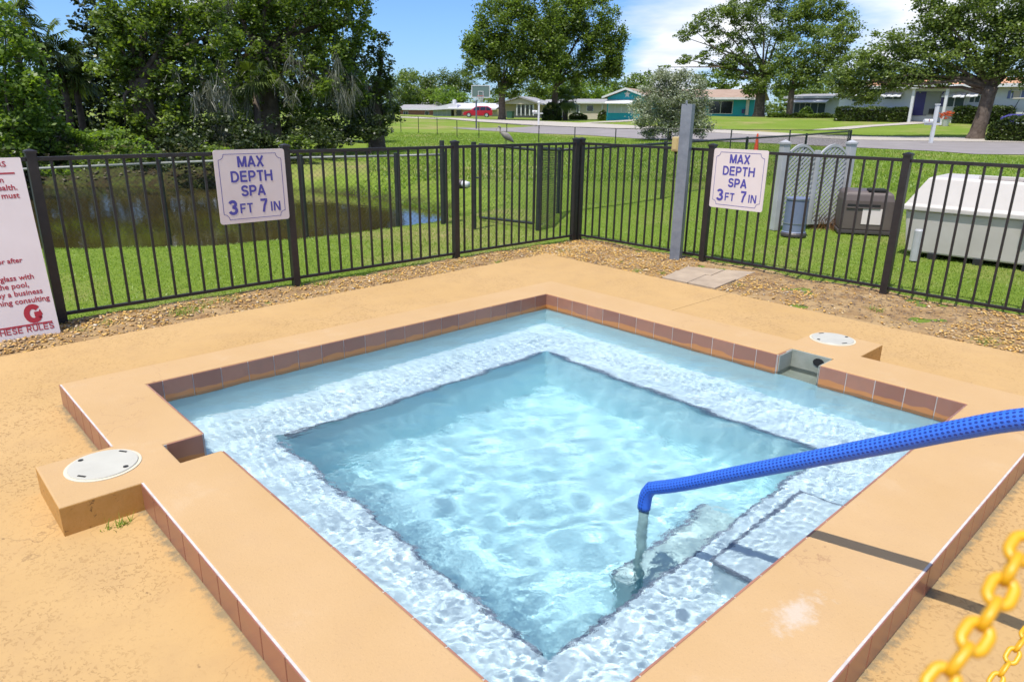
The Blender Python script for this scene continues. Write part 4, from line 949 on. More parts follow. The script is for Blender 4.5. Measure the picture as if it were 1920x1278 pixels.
# white vinyl lattice screen
e = empty('lattice_screen', (0, 0, -.14), 'white vinyl lattice screen with two capped posts and arched panels', 'screen')
pA = on_z(1452, 431, -.14); pB = on_z(1573, 426, -.14); pA = Vector(pA[:]); pB = Vector(pB[:]); dv = (pB-pA); Ls = dv.length; e.location = pA; e.rotation_euler = (0, 0, math.atan2(dv.y, dv.x))
for x in (0, Ls):
    o = MB().box((x-.05, -.05, 0), (x+.05, .05, 1.16)).build('post', M_VINYL, e, bevel=.004)
    c = MB().box((x-.06, -.06, 1.161), (x+.06, .06, 1.185)); c.add([(x-.055, -.055, 1.1855), (x+.055, -.055, 1.1855), (x+.055, .055, 1.1855), (x-.055, .055, 1.1855), (x, 0, 1.225)], [(0, 1, 4), (1, 2, 4), (2, 3, 4), (3, 0, 4)]); c.build('post_cap', M_VINYL, o)
MB().box((Ls/2-.03, -.03, .06), (Ls/2+.03, .03, 1.08)).build('post', M_VINYL, e, bevel=.004)
for s0, s1 in ((.055, Ls/2-.035), (Ls/2+.035, Ls-.055)):
    cx_ = (s0+s1)/2; hw_ = (s1-s0)/2; top = lambda x: .99+.14*(1-((x-cx_)/hw_)**2)
    arc = [(x, top(x)) for x in np.linspace(s0, s1, 9)]
    MB().extr([(x, -.015, z) for x, z in arc]+[(x, -.015, z+.035) for x, z in reversed(arc)], (0, .03, 0)).build('arch_rail', M_VINYL, e)
    MB().box((s0, -.015, .06), (s1, .015, .10)).build('rail', M_VINYL, e)
    lat = MB(); wd = .0105; pit = .066
    for sg, yy in ((1, -.006), (-1, .006)):
        c = -2.0
        while c < 3:
            # line z = .1 + sg*(x-s0) + c clipped to the panel
            pts_ = []
            xsn = np.linspace(s0, s1, 60); zz = .1+sg*(xsn-s0)+c; okk = (zz > .1) & (zz < np.array([top(x) for x in xsn]))
            if okk.sum() > 1:
                a_, b2 = xsn[okk][0], xsn[okk][-1]; za, zb = .1+sg*(a_-s0)+c, .1+sg*(b2-s0)+c; k_ = wd/math.sqrt(2)
                lat.add([(a_-k_*sg, yy-.004, za+k_), (b2-k_*sg, yy-.004, zb+k_), (b2+k_*sg, yy-.004, zb-k_), (a_+k_*sg, yy-.004, za-k_), (a_-k_*sg, yy+.004, za+k_), (b2-k_*sg, yy+.004, zb+k_), (b2+k_*sg, yy+.004, zb-k_), (a_+k_*sg, yy+.004, za-k_)],
                        [(0, 1, 2, 3), (7, 6, 5, 4), (0, 4, 5, 1), (3, 2, 6, 7), (1, 5, 6, 2), (0, 3, 7, 4)])
            c += pit
    o = lat.build('lattice', M_VINYL, e); o['kind'] = 'stuff'
# dead brown growth between lattice and heater
p = on_z(1545, 425, -.14)
n_ = 500; X_ = rng.normal(p[0], .14, n_); Y_ = rng.normal(p[1], .14, n_)
tag(blades('dry_weeds', X_, Y_, np.full(n_, -.14), .05, .28, .006, L_BROWN, 0, 1, .5), kind='stuff')
# ------------------------------------------------------------------ chain link fences
def clf(name, label, P, H, mesh=True, c=.034, wr=.0020, tops=None, topm=None):
    """P: list of post foot points; H: height above the foot; straight spans"""
    e = empty(name, P[0], label, 'fence', 'chain link fences round the lawn'); iv = Matrix.Translation(-Vector(P[0]))
    def fin(o): o.matrix_parent_inverse = iv; return o
    wm = MB(); T = [Vector((p.x, p.y, (tops[i] if tops else p.z+H))) for i, p in enumerate(P)]
    for i, p in enumerate(P):
        fin(MB().tube([p-Vector((0, 0, .05)), T[i]+Vector((0, 0, .02))], .030, 10).build('post', M_BLACKV, e, smooth_=False))
        if i < len(P)-1:
            fin(MB().tube([T[i]-Vector((0, 0, .02)), T[i+1]-Vector((0, 0, .02))], .016 if topm else .021, 8).build('top_rail', topm or M_BLACKV, e, smooth_=True))
    if mesh:
        for i in range(len(P)-1):
            a, b_ = P[i], P[i+1]; d = Vector((b_.x-a.x, b_.y-a.y, 0)); L = d.length; n = int(L/c)
            Hh = T[i].z-a.z; m_ = int((Hh-.02)/c); J, K = np.meshgrid(np.arange(n), np.arange(m_+1), indexing='ij')
            s = (J+((K+J) % 2))*c/L
            bx = a.x+d.x*s; by = a.y+d.y*s; z0 = a.z+(b_.z-a.z)*s; z1 = T[i].z+(T[i+1].z-T[i].z)*s
            bz = z1+.015-(m_-K)*c
            C = np.stack([bx, by, bz], -1); nv = np.array([-d.y/L, d.x/L, 0]); al = np.array([d.x/L, d.y/L, 0])
            offs = [al*wr*1.2, nv*wr-al*wr*.8, -nv*wr-al*wr*.8]
            V = np.stack([C+o_ for o_ in offs], 2).reshape(-1, 3)
            def id_(j, k, q): return (j*(m_+1)+k)*3+q
            jj, kk = np.meshgrid(np.arange(n), np.arange(m_), indexing='ij'); jj, kk = jj.ravel(), kk.ravel()
            F = np.concatenate([np.stack([id_(jj, kk, q), id_(jj, kk, (q+1) % 3), id_(jj, kk+1, (q+1) % 3), id_(jj, kk+1, q)], -1) for q in range(3)])
            o = link('wire_mesh', np_mesh('wire_mesh', V, F, M_WIRE), e); o['kind'] = 'stuff'; fin(o)
    return e
def topz(x, y, py):
    lo, hi = -1., 6.
    for _ in range(40):
        m_ = (lo+hi)/2
        if proj((x, y, m_))[1] > py: lo = m_
        else: hi = m_
    return lo
def foot(px, py, z=None): 
    if z is not None: p = on_z(px, py, z); return Vector(p)
    return at(px, py)
fa = [foot(-420, 475, -.30), foot(-60, 465, -.30), foot(318, 453, -.28), foot(575, 440, -.25), foot(747, 426, -.2), foot(833, 420, -.17)]
ta = [topz(p.x, p.y, t) for p, t in zip(fa, (332, 320, 303, 293, 289.5, 287))]
clf('chain_link_fence', 'black chain link fence running along the near pond bank', fa, 0, tops=ta, topm=mat('grey_tie_wire', (.16, .17, .16), .5, (.30, .30, .27), 25))
g0 = foot(889, 432, -.17); h0 = topz(g0.x, g0.y, 266)
tag(MB().tube([g0-Vector((0, 0, .05)), (g0.x, g0.y, h0)], .034, 12).build('gate_post', M_BLACKV), 'tall black gate post left of the open chain link gate', 'post', 'black gate posts')
p8 = foot(833, 420, -.17); h8 = topz(p8.x, p8.y, 263)
tag(MB().tube([p8+Vector((.07, -.07, -.05)), (p8.x+.07, p8.y-.07, h8)], .034, 12).build('gate_post', M_BLACKV), 'tall black gate post where the pond fence ends', 'post', 'black gate posts')
# the open gate leaf
gA = foot(900, 415, -.17); gB = foot(1000, 432, -.17)
ge = empty('chain_link_gate', gA, 'open black chain link gate leaf with a grey bird on top', 'gate'); ivg = Matrix.Translation(-gA)
zt0, zt1 = topz(gA.x, gA.y, 271), topz(gB.x, gB.y, 281); zb0, zb1 = gA.z+.06, gB.z+.10
A1, A2, B1, B2 = Vector((gA.x, gA.y, zb0)), Vector((gA.x, gA.y, zt0)), Vector((gB.x, gB.y, zb1)), Vector((gB.x, gB.y, zt1))
for a_, b2 in ((A1, A2), (B1, B2), (A1, B1), (A2, B2)): MB().tube([a_, b2], .019, 8).build('frame_tube', M_BLACKV, ge).matrix_parent_inverse = ivg
MB().tube([A2.lerp(A1, .45)-Vector((.05, .02, 0)), A2.lerp(A1, .45)+Vector((.05, -.02, 0))], .012, 6).build('latch', M_BLACKV, ge).matrix_parent_inverse = ivg
def panel_mesh(A1, A2, B1, B2, parent, iv, c=.034, wr=.0016):
    d = B1-A1; d.z = 0; L = d.length; n = int(L/c); Hh = (A2-A1).length; m_ = int(Hh/c); b = MB()
    al = d.normalized(); nv = Vector((-al.y, al.x, 0))
    for j in range(n):
        ring = []
        for k in range(m_+1):
            s = min((j+((k+j) % 2))*c/L, 1); v = k/m_; p_ = (A1.lerp(B1, s)).lerp(A2.lerp(B2, s), v); ring.append(p_)
        vs = [q for p_ in ring for q in (p_+al*wr, p_+nv*wr-al*wr*.7, p_-nv*wr-al*wr*.7)]
        b.add(vs, [(k*3+q, k*3+(q+1) % 3, k*3+3+(q+1) % 3, k*3+3+q) for k in range(m_) for q in range(3)])
    o = b.build('wire_mesh', M_WIRE, parent, fix=False); o['kind'] = 'stuff'; o.matrix_parent_inverse = iv
panel_mesh(A1, A2, B1, B2, ge, ivg)
fb = [foot(1008, 434, -.17), foot(1046, 400, -.16), foot(1240, 374, -.15), foot(1392, 345, -.15), foot(1503, 325, -.14), foot(1586, 312, -.14)]
tb = [topz(p.x, p.y, t) for p, t in zip(fb, (276, 279, 267, 258, 251.5, 245))]
clf('chain_link_fence', 'black chain link fence running from the gate to the lattice screen', fb, 0, tops=tb)
# far fence along the road, thin posts
ff = [(752, 248), (785, 250), (820, 253), (857, 257), (898, 260), (950, 264), (1010, 268), (1077, 273), (1153, 279), (1250, 287), (1367, 293), (1475, 300), (1583, 306)]
ft = [217, 219, 221.5, 225, 228.5, 231.5, 235.5, 238.5, 241, 241.5, 243, 244, 244]
P_ = [at(*p) for p in ff]; tt = [topz(p.x, p.y, t) for p, t in zip(P_, ft)]
e = empty('chain_link_fence', P_[0], 'far thin black chain link fence between the lawn and the road', 'fence', 'chain link fences round the lawn'); iv = Matrix.Translation(-P_[0])
for i, p in enumerate(P_):
    r = .022
    MB().tube([p, (p.x, p.y, tt[i])], r, 6).build('post', M_BLACKV, e).matrix_parent_inverse = iv
    if i < len(P_)-1: MB().tube([(p.x, p.y, tt[i]), (P_[i+1].x, P_[i+1].y, tt[i+1])], .012, 5).build('top_rail', M_BLACKV, e).matrix_parent_inverse = iv
# orange marker stake
p = at(1417, 285); M_ORG = mat('orange_plastic', (.62, .07, .02), .5)
h_ = topz(p.x, p.y, 251)
tag(MB().lathe([(.11, 0), (.09, .02), (.03, h_-p.z), (.01, h_-p.z+.01)], 10, p).build('marker_cone', M_ORG), 'thin orange traffic cone on the lawn beyond the right fence', 'traffic cone')
# dark and white ball like litter in the grass left of the gate
p = on_z(868, 352, -.15); d_ = at(868, 352)
e = empty('valve_cover', d_, 'small dark and white pipe end lying in the grass by the gate', 'pipe end')
MB().tube([(-.16, 0, .07), (0, 0, .09)], .085, 12).build('dark_end', M_BRN2, e, smooth_=True); MB().tube([(.001, 0, .09), (.15, .03, .07)], .07, 12).build('white_end', M_WHITE, e, smooth_=True)
# ------------------------------------------------------------------ bird on the gate (facing left, long bent bill)
bt = Vector((A2.lerp(B2, .50)).to_tuple()); D_ = (Vector(CAM)-bt).length; sc_ = D_/FPX       # metres per photo pixel there
bx0 = aim(949, 266.5, 1.0); 
M_BIRD = mat('grey_feathers', (.13, .12, .10), .8, (.26, .24, .21), 60, .3, 200); M_BIRDH = mat('pale_feathers', (.36, .30, .24), .8, (.22, .17, .13), 90)
rgt, upv = Vector(CR), Vector((0, 0, 1))
base = bt+Vector((0, 0, .02)); dist_h = math.hypot(bt.x-CAM[0], bt.y-CAM[1])
def bp(px, py): return aim(px, py, dist_h)
bird = empty('wading_bird', base, 'small grey wading bird with long bent bill perched on the gate', 'bird'); ivb = Matrix.Translation(-base)
u_ = sc_
body = MB().tube([bp(963, 267), bp(960, 263.5), bp(956, 260), bp(951, 256), bp(946, 252.5), bp(942, 250.5), bp(939.5, 248.5), bp(938, 245.5), bp(937.8, 242), bp(938, 239.5), bp(936.6, 237.6), bp(934.6, 237.6), bp(933.4, 238.2)],
        [.8*u_, 2.6*u_, 4.6*u_, 6.2*u_, 5.4*u_, 3.3*u_, 1.9*u_, 1.25*u_, 1.1*u_, 1.5*u_, 1.9*u_, 1.3*u_, .6*u_], 12).build('body', M_BIRD, bird, smooth_=True); body.matrix_parent_inverse = ivb
MB().tube([bp(933.9, 238.2), bp(931.5, 241), bp(930, 245.5), bp(929.6, 249)], [.55*u_, .5*u_, .38*u_, .15*u_], 6).build('bill', M_BIRDH, bird, smooth_=True).matrix_parent_inverse = ivb
MB().tube([bp(937.6, 250), bp(938, 246), bp(937, 243)], [1.4*u_, 1.3*u_, .6*u_], 8).build('breast', M_BIRDH, bird, smooth_=True).matrix_parent_inverse = ivb
for dx in (-1.5, 1.5): MB().tube([bp(949+dx, 260), bp(948.5+dx, 266), Vector((bp(948.5+dx, 270).x, bp(948.5+dx, 270).y, A2.lerp(B2, .5).z+.015))], .5*u_, 5).build('leg', M_BRN2, bird).matrix_parent_inverse = ivb
#@@PLANTS
def leaves(C, size, n_tint, m, name='crown', wid=.7, droop=0.0, up=1.1):
    n = len(C); d = rng.normal(0, 1, (n, 3)); d[:, 2] = d[:, 2]*.45-droop; d /= np.linalg.norm(d, axis=1)[:, None]
    q = rng.normal(0, 1, (n, 3)); q[:, 2] += up; s = np.cross(d, q); s /= np.linalg.norm(s, axis=1)[:, None]+1e-9
    L = (size*rng.uniform(.65, 1.35, n))[:, None]; W = L*wid*.5
    V = np.stack([C-d*L*.5, C+s*W, C+d*L*.5, C-s*W], 1).reshape(-1, 3); F = np.arange(4*n).reshape(n, 4)
    return np_mesh(name, V, F, m, tint=np.repeat(n_tint, 4))
def lobe_points(c, r, size, cov, wid=.7, hollow=.35):
    rx, ry, rz = r; n = int(cov*PI*max(rx, ry)*rz/(.5*wid*size*size)); n = min(n, 26000)
    k = max(8, int(18*(rx*rz)**.25)+5); u = rng.normal(0, 1, (k, 3)); u /= np.linalg.norm(u, axis=1)[:, None]; u *= (hollow+(1-hollow)*rng.random((k, 1))**.5)
    cl = rng.random(k); w = rng.integers(0, k, n); sg = rng.uniform(.11, .21, k)[w][:, None]
    p = u[w]+rng.normal(0, 1, (n, 3))*sg*np.array([1, 1, .75]); tn = np.clip(.25+.5*cl[w]+rng.normal(0, .2, n), 0, 1)
    return np.asarray(c)+p*np.array([rx, ry, rz]), tn
def tree(name, label, base, tr, fork, lobes, m, size, cov=3., group=None, cat='tree', trunk=True, droop=0, moss=None, wid=.7, branches=True, hollow=.35, lean=(0, 0)):
    """lobes: list of (centre, (rx, ry, rz)) in metres"""
    base = Vector(base); e = empty(name, base, label, cat, group); P, T = [], []
    for c, r in lobes:
        p, t = lobe_points(c, r, size, cov, wid, hollow); P.append(p); T.append(t)
    P = np.concatenate(P)-np.array(base[:]); T = np.concatenate(T)
    link('crown', leaves(P, size, T, m, droop=droop, wid=wid), e)
    if trunk:
        b = MB(); fk = Vector((lean[0], lean[1], fork)); n = 12
        prof = [(tr*1.45, -.3), (tr*1.3, 0), (tr*1.06, fork*.12), (tr*.93, fork*.5), (tr*.9, fork*.85), (tr*.95, fork)]
        b.tube([Vector((lean[0]*max(z, 0)/fork+.08*tr*math.sin(z*2), lean[1]*max(z, 0)/fork, z)) for _, z in prof], [r for r, _ in prof], n)
        if branches:
            for c, r in lobes:
                c = Vector(c)-base; v = c-fk; L = v.length
                if L < .3: continue
                br = tr*(.52 if L < 6 else .42)*random.uniform(.7, 1.0)/(1+.25*max(0, len(lobes)/8-1)**.5); st = fk-Vector((0, 0, random.uniform(0, fork*.15)))
                mid = fk+v*.5+Vector((random.uniform(-.12, .12)*L, random.uniform(-.12, .12)*L, random.uniform(-.02, .12)*L))
                b.tube([st, st+(mid-st)*.45+Vector((0, 0, .04*L)), mid, c], [br, br*.75, br*.5, br*.16], 7)
        o = b.build('trunk', M_BARK, e, smooth_=True, fix=False)
    if moss:
        Pm, Fm, Tm = [], [], []; kk = 0
        for (c, ln, nn, sp) in moss:
            c = Vector(c)-base
            cl_ = [(random.gauss(0, sp), random.gauss(0, sp), random.gauss(0, sp*.9), random.uniform(.35, 1.1)) for _ in range(9)]
            for _ in range(int(nn*2.2)):
                q_c = random.choice(cl_); x, y = c.x+q_c[0]+random.gauss(0, .06), c.y+q_c[1]+random.gauss(0, .06); z = c.z+q_c[2]+random.gauss(0, .12); L = ln*.75*q_c[3]*random.uniform(.3, 1.1); ww = random.uniform(.004, .011); a = random.uniform(0, PI)
                dx, dy = math.cos(a)*ww, math.sin(a)*ww; jx, jy = random.gauss(0, .09), random.gauss(0, .09); t_ = random.random()
                Pm += [(x-dx, y-dy, z), (x+dx, y+dy, z), (x+jx+dx*1.3, y+jy+dy*1.3, z-L*.5), (x+jx-dx*1.3, y+jy-dy*1.3, z-L*.5), (x+jx*1.5+dx*.2, y+jy*1.5, z-L), (x+jx*1.5-dx*.2, y+jy*1.5, z-L)]
                Fm += [(kk, kk+1, kk+2, kk+3), (kk+3, kk+2, kk+4, kk+5)]; kk += 6; Tm += [t_]*6
        if Pm: link('hanging_moss', np_mesh('hanging_moss', np.array(Pm), np.array(Fm), L_MOSS, tint=np.array(Tm)), e)
    return e
def LB(dist, L, depth=.8):
    """photo outline lobes (px, py, rx, ry[, extra distance]) to world lobes with real depth"""
    out = []
    for l in L:
        dd = dist+(l[4] if len(l) > 4 else 0); s = dd/FPX*1.02; c = aim(l[0], l[1], dd); out.append((np.array(c), (l[2]*s, l[2]*s*depth, l[3]*s)))
    return out
def palm(name, label, base, h, fr, m, n=26, tr=.16, group=None, droop=.5, trunkm=None, lean=(0, 0)):
    base = Vector(base); e = empty(name, base, label, 'palm tree', group); T_ = []
    MB().tube([(0, 0, -.3), (lean[0]*.3, lean[1]*.3, h*.4), (lean[0], lean[1], h)], [tr*1.15, tr, tr*.9], 10).build('trunk', trunkm or M_BARK, e, smooth_=True)
    V, F, T, k = [], [], [], 0; top = Vector((lean[0], lean[1], h))
    for i in range(n):
        a = random.uniform(0, 2*PI); el = random.uniform(-.7, 1.2); d = Vector((math.cos(a)*math.cos(el), math.sin(a)*math.cos(el), math.sin(el))); pet = top+d*fr*.5; tn = random.random()
        # fan leaf: narrow leaflets spreading from the petiole end
        s = d.cross(Vector((0, 0, 1))).normalized(); u = s.cross(d)
        w = .012+fr*.008; V += [top-s*w, top+s*w, pet+s*w*.6, pet-s*w*.6]; F.append((k, k+1, k+2, k+3)); T += [tn]*4; k += 4
        for j in range(18):
            b_ = -1.9+3.8*j/17; dd = (d*math.cos(b_)+s*math.sin(b_)).normalized(); L = fr*.62*random.uniform(.8, 1.05)*(1-.18*abs(b_)/1.9)
            mid = pet+dd*L*.6; tip = pet+dd*L+Vector((0, 0, -droop*L*random.uniform(.3, .9))); sd_ = dd.cross(u).normalized()*fr*.030+u*random.uniform(-.01, .01)
            V += [pet, mid+sd_, tip, mid-sd_]; F.append((k, k+1, k+2, k+3)); T += [min(1, max(0, tn+random.gauss(0, .12)))]*4; k += 4
    link('fronds', np_mesh('fronds', np.array([tuple(v) for v in V]), np.array(F), m, tint=np.array(T)), e)
    return e
def hedge(name, label, P0, P1, depth, h, m, size, cat='hedge', group=None, rounder=.0):
    P0, P1 = Vector(P0), Vector(P1); d = P1-P0; L = math.hypot(d.x, d.y); ang = math.atan2(d.y, d.x); e = empty(name, P0, label, cat, group, ang)
    area = 2*(L*h+L*depth*.5+depth*h); n = int(2.2*area/(.35*size*size)); n = min(n, 30000)
    u = rng.random((n, 3)); f = rng.integers(0, 5, n)
    x, y, z = u[:, 0]*L, u[:, 1]*depth, u[:, 2]*h
    y = np.where(f < 2, rng.normal(0, .05, n), y); z = np.where((f == 2) | (f == 3), h+rng.normal(0, .04*h, n), z); x = np.where(f == 4, np.where(u[:, 0] < .5, 0, L)+rng.normal(0, .05, n), x)
    z = z*(1-rounder*(2*x/L-1)**2)+.05*np.sin(x*3)+.03*np.sin(x*7.7+2)
    C = np.stack([x, y, z], -1); tn = np.clip(.35+.3*np.sin(x*2.1)*np.sin(z*5)+rng.normal(0, .22, n), 0, 1)
    link('foliage', leaves(C, size, tn, m), e)
    MB().box((.1, .12, -.1), (L-.1, depth-.08, h*(1-rounder*.6)*.86)).build('twigs', M_BARK, e)
    return e
# --- oaks across the pond
g_l = 'trees across the pond'
gl = lambda px, d: far(px, d)
tree('oak_tree', 'big spreading oak with hanging moss across the pond, left of centre', gl(500, 26), .42, 3.2,
     LB(26, [(420, -20, 70, 60), (520, -30, 80, 60), (610, -10, 70, 55), (665, 35, 38, 45), (560, 50, 62, 44), (480, 45, 50, 40), (625, 95, 52, 44), (505, 115, 46, 36, -1), (600, 150, 50, 40, -1), (665, 150, 34, 44), (430, 95, 40, 36, -1), (650, -40, 60, 40), (470, 165, 44, 34, -1), (540, 175, 40, 30), (580, 205, 44, 24), (460, 205, 44, 24)]), L_OAK, .105, 2.8, g_l,
     moss=[(aim(430, 130, 25), 1.4, 190, .5), (aim(455, 165, 25), .9, 150, .4), (aim(640, 165, 25), 1.2, 150, .35), (aim(615, 150, 25), .9, 120, .4), (aim(410, 5, 25), 1.2, 120, .25), (aim(560, 105, 25), .9, 90, .4), (aim(520, 165, 24.5), .8, 90, .4)])
tree('oak_tree', 'upright small oak at the right end of the wood, against blue sky', gl(705, 27), .26, 2.2,
     LB(27, [(712, 85, 26, 28), (722, 130, 20, 34), (700, 150, 34, 34), (728, 185, 26, 36), (690, 200, 40, 36), (718, 225, 34, 24), (660, 215, 32, 30)]), L_DARK, .11, 2.8, g_l,
     moss=[(aim(665, 185, 26.5), 1.3, 120, .4), (aim(700, 165, 26.5), .9, 80, .4)])
tree('oak_tree', 'broad leafy oak across the pond behind the left fence post', gl(270, 23), .30, 2.2,
     LB(23, [(215, 75, 40, 42), (265, 50, 50, 44), (330, 45, 52, 44), (215, 130, 40, 34), (280, 125, 48, 36), (345, 115, 50, 42), (240, 185, 46, 34), (320, 185, 50, 36), (385, 150, 36, 34), (300, 232, 44, 28, -.5), (235, 232, 34, 26, -.5), (370, 20, 48, 44), (330, 90, 30, 26), (410, 55, 40, 40), (280, 10, 50, 34), (205, 20, 30, 30)]), L_OAK, .105, 2.8, g_l,
     moss=[(aim(385, 165, 22.5), 1.4, 130, .4), (aim(410, 190, 22.5), 1.3, 130, .4)])
tree('vine_thicket', 'bright green vine covered thicket at the far left edge', gl(20, 20), .12, 1.2,
     LB(20, [(-60, 80, 70, 70), (10, 70, 42, 46), (45, 120, 40, 40), (75, 165, 34, 34), (20, 170, 60, 50), (-20, 220, 80, 50), (60, 225, 50, 40), (110, 262, 40, 28), (30, 275, 60, 30)]), L_BRIGHT, .10, 2.6, cat='thicket', group=g_l)
for i, (px, py, hh, lab) in enumerate([(52, 40, 0, 'dark fan palm at the upper left corner, tallest of four'), (96, 78, 0, 'dark fan palm below the tallest one at upper left'), (128, 118, 0, 'dark fan palm against the sky gap left of the oak'), (150, 150, 0, 'lowest dark fan palm with brown hanging fronds')]):
    b_ = gl(px, 25+i*.4); c_ = aim(px, py, 25+i*.4)
    palm('palm_tree', lab, b_, c_.z-b_.z, .95, L_DARK, 22, .10, g_l, .55)
palm('palm_tree', 'shaded cabbage palm with orange dead fronds inside the wood', gl(505, 26.5), 3.0, .8, L_BROWN, 18, .11, g_l, 1.0)
palm('palm_tree', 'shaded dark fan palm behind the one with orange dead fronds', gl(482, 24.5), 2.3, .8, L_DARK, 22, .11, g_l, .7)
# undergrowth as separate bushes along the far bank
bush = []
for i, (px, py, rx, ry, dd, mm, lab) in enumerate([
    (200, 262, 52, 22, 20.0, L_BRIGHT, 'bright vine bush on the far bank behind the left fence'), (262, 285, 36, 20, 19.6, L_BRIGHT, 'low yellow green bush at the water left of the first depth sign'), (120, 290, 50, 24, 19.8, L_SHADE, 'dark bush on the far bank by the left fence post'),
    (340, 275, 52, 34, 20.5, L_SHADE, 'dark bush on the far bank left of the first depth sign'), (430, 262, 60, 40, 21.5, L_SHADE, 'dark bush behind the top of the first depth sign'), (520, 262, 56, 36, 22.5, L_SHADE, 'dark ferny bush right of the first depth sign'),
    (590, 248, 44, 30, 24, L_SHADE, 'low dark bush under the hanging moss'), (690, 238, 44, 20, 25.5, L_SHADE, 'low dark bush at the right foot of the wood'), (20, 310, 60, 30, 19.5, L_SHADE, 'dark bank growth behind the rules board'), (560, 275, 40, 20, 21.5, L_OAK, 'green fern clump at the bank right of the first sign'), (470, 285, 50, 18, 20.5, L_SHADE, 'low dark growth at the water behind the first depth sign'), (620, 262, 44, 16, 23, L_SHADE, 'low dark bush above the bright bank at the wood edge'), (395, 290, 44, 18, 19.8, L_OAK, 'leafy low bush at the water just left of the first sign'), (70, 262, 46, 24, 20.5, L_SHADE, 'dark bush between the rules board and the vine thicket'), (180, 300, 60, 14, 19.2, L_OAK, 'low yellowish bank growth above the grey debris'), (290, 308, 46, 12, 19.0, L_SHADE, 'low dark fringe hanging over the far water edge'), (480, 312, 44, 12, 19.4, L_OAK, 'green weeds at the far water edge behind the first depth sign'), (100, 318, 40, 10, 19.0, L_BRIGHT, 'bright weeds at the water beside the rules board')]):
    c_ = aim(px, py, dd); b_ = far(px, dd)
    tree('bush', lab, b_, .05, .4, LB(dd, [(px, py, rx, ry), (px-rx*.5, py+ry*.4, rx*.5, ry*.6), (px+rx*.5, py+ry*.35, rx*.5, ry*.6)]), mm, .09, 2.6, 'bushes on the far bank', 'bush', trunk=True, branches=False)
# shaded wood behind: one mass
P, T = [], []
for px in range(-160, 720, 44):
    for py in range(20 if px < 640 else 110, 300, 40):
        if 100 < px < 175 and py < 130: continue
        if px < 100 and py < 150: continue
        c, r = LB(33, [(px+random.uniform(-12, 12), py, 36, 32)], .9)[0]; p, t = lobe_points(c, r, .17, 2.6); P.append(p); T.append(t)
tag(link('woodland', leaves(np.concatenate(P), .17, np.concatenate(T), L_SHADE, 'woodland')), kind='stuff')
# leaf litter and grey debris on the far bank
pts_ = []
for _ in range(500):
    px = random.uniform(60, 420); p = on_z(px, random.uniform(322, 345), WATER_Z); pts_.append((p[0], p[1], gz(p[0], p[1])+.03))
M_DEB = mat('grey_bank_stone', (.20, .17, .12), .9, (.12, .10, .07), 4)
tag(rocks('bank_debris', np.array(pts_), M_DEB, .02, .08), kind='stuff')
# --- centre and right trees
tree('shade_tree', 'tall dense green tree above the basketball hoop', far(941, 86), .42, 3.4,
     LB(86, [(925, 55, 48, 44), (900, 80, 34, 34), (905, 125, 42, 36), (950, 115, 44, 44), (975, 55, 46, 52), (1005, 100, 42, 48), (965, 15, 40, 30), (1015, 35, 36, 44), (1032, 85, 32, 40), (1030, 125, 30, 30), (940, 162, 32, 26), (1000, 150, 40, 28), (885, 100, 20, 26)]), L_OAK, .23, 4.2, 'large shade trees', wid=.8)
tree('shade_tree', 'tall dense green tree right of the one above the hoop', far(1040, 90), .42, 4.4,
     LB(90, [(1065, 25, 42, 36), (1105, 35, 42, 36), (1140, 60, 32, 38), (1150, 95, 22, 36), (1120, 105, 38, 42), (1075, 90, 44, 48), (1060, 140, 34, 26), (1125, 140, 28, 20), (1090, 0, 40, 24), (1040, 70, 36, 50), (1150, 128, 20, 22)]), L_OAK, .23, 4.0, 'large shade trees', wid=.8)
tree('shade_tree', 'wide airy tree with bare pale limbs in front of the teal house', far(1422, 76), .48, 3.2,
     LB(76, [(1278, 68, 16, 9), (1300, 55, 22, 14), (1328, 36, 28, 20), (1345, 70, 26, 18), (1285, 112, 18, 10), (1318, 108, 18, 11), (1245, 126, 10, 5), (1370, 20, 34, 24), (1420, 10, 42, 30), (1480, 5, 46, 34), (1540, 5, 40, 30), (1578, 32, 26, 22), (1398, 62, 34, 24), (1450, 55, 40, 28), (1510, 50, 40, 28), (1365, 105, 30, 22), (1350, 135, 24, 16), (1400, 110, 26, 20), (1425, 158, 36, 22), (1405, 170, 22, 12), (1450, 120, 32, 22), (1385, 140, 24, 14)]), L_FAR, .20, 3.3, 'large shade trees', wid=.75, hollow=.15)
tree('shade_tree', 'tree with a slim trunk just left of the long white awning', far(1479, 72), .28, 2.6,
     LB(72, [(1480, 140, 32, 26), (1520, 110, 36, 28), (1555, 75, 36, 28), (1590, 60, 22, 24), (1510, 155, 28, 18), (1545, 135, 34, 22), (1490, 95, 34, 24), (1460, 165, 18, 12), (1575, 105, 26, 20)]), L_FAR, .20, 3.4, 'large shade trees', wid=.75, hollow=.2)
tree('shade_tree', 'large oak with a thick forked trunk at the far right', far(1836, 45), .36, 2.55,
     LB(45, [(1605, 130, 40, 28), (1655, 105, 44, 34), (1700, 85, 40, 26), (1590, 165, 34, 20), (1575, 150, 30, 22), (1615, 180, 30, 14), (1640, 158, 40, 24), (1680, 150, 36, 18), (1700, 130, 50, 28), (1745, 105, 46, 34), (1790, 70, 36, 26), (1800, 110, 46, 30), (1850, 100, 40, 34), (1765, 25, 36, 24), (1815, 15, 44, 34), (1870, 35, 44, 40), (1915, 60, 44, 40), (1925, 120, 40, 34), (1915, 0, 50, 40), (1960, 80, 50, 60), (1755, 60, 26, 18), (1740, 5, 24, 20), (1885, 140, 30, 16), (1760, 145, 34, 14)]), L_FAR, .13, 3.5, 'large shade trees', wid=.75, hollow=.2, lean=(.25, .1))
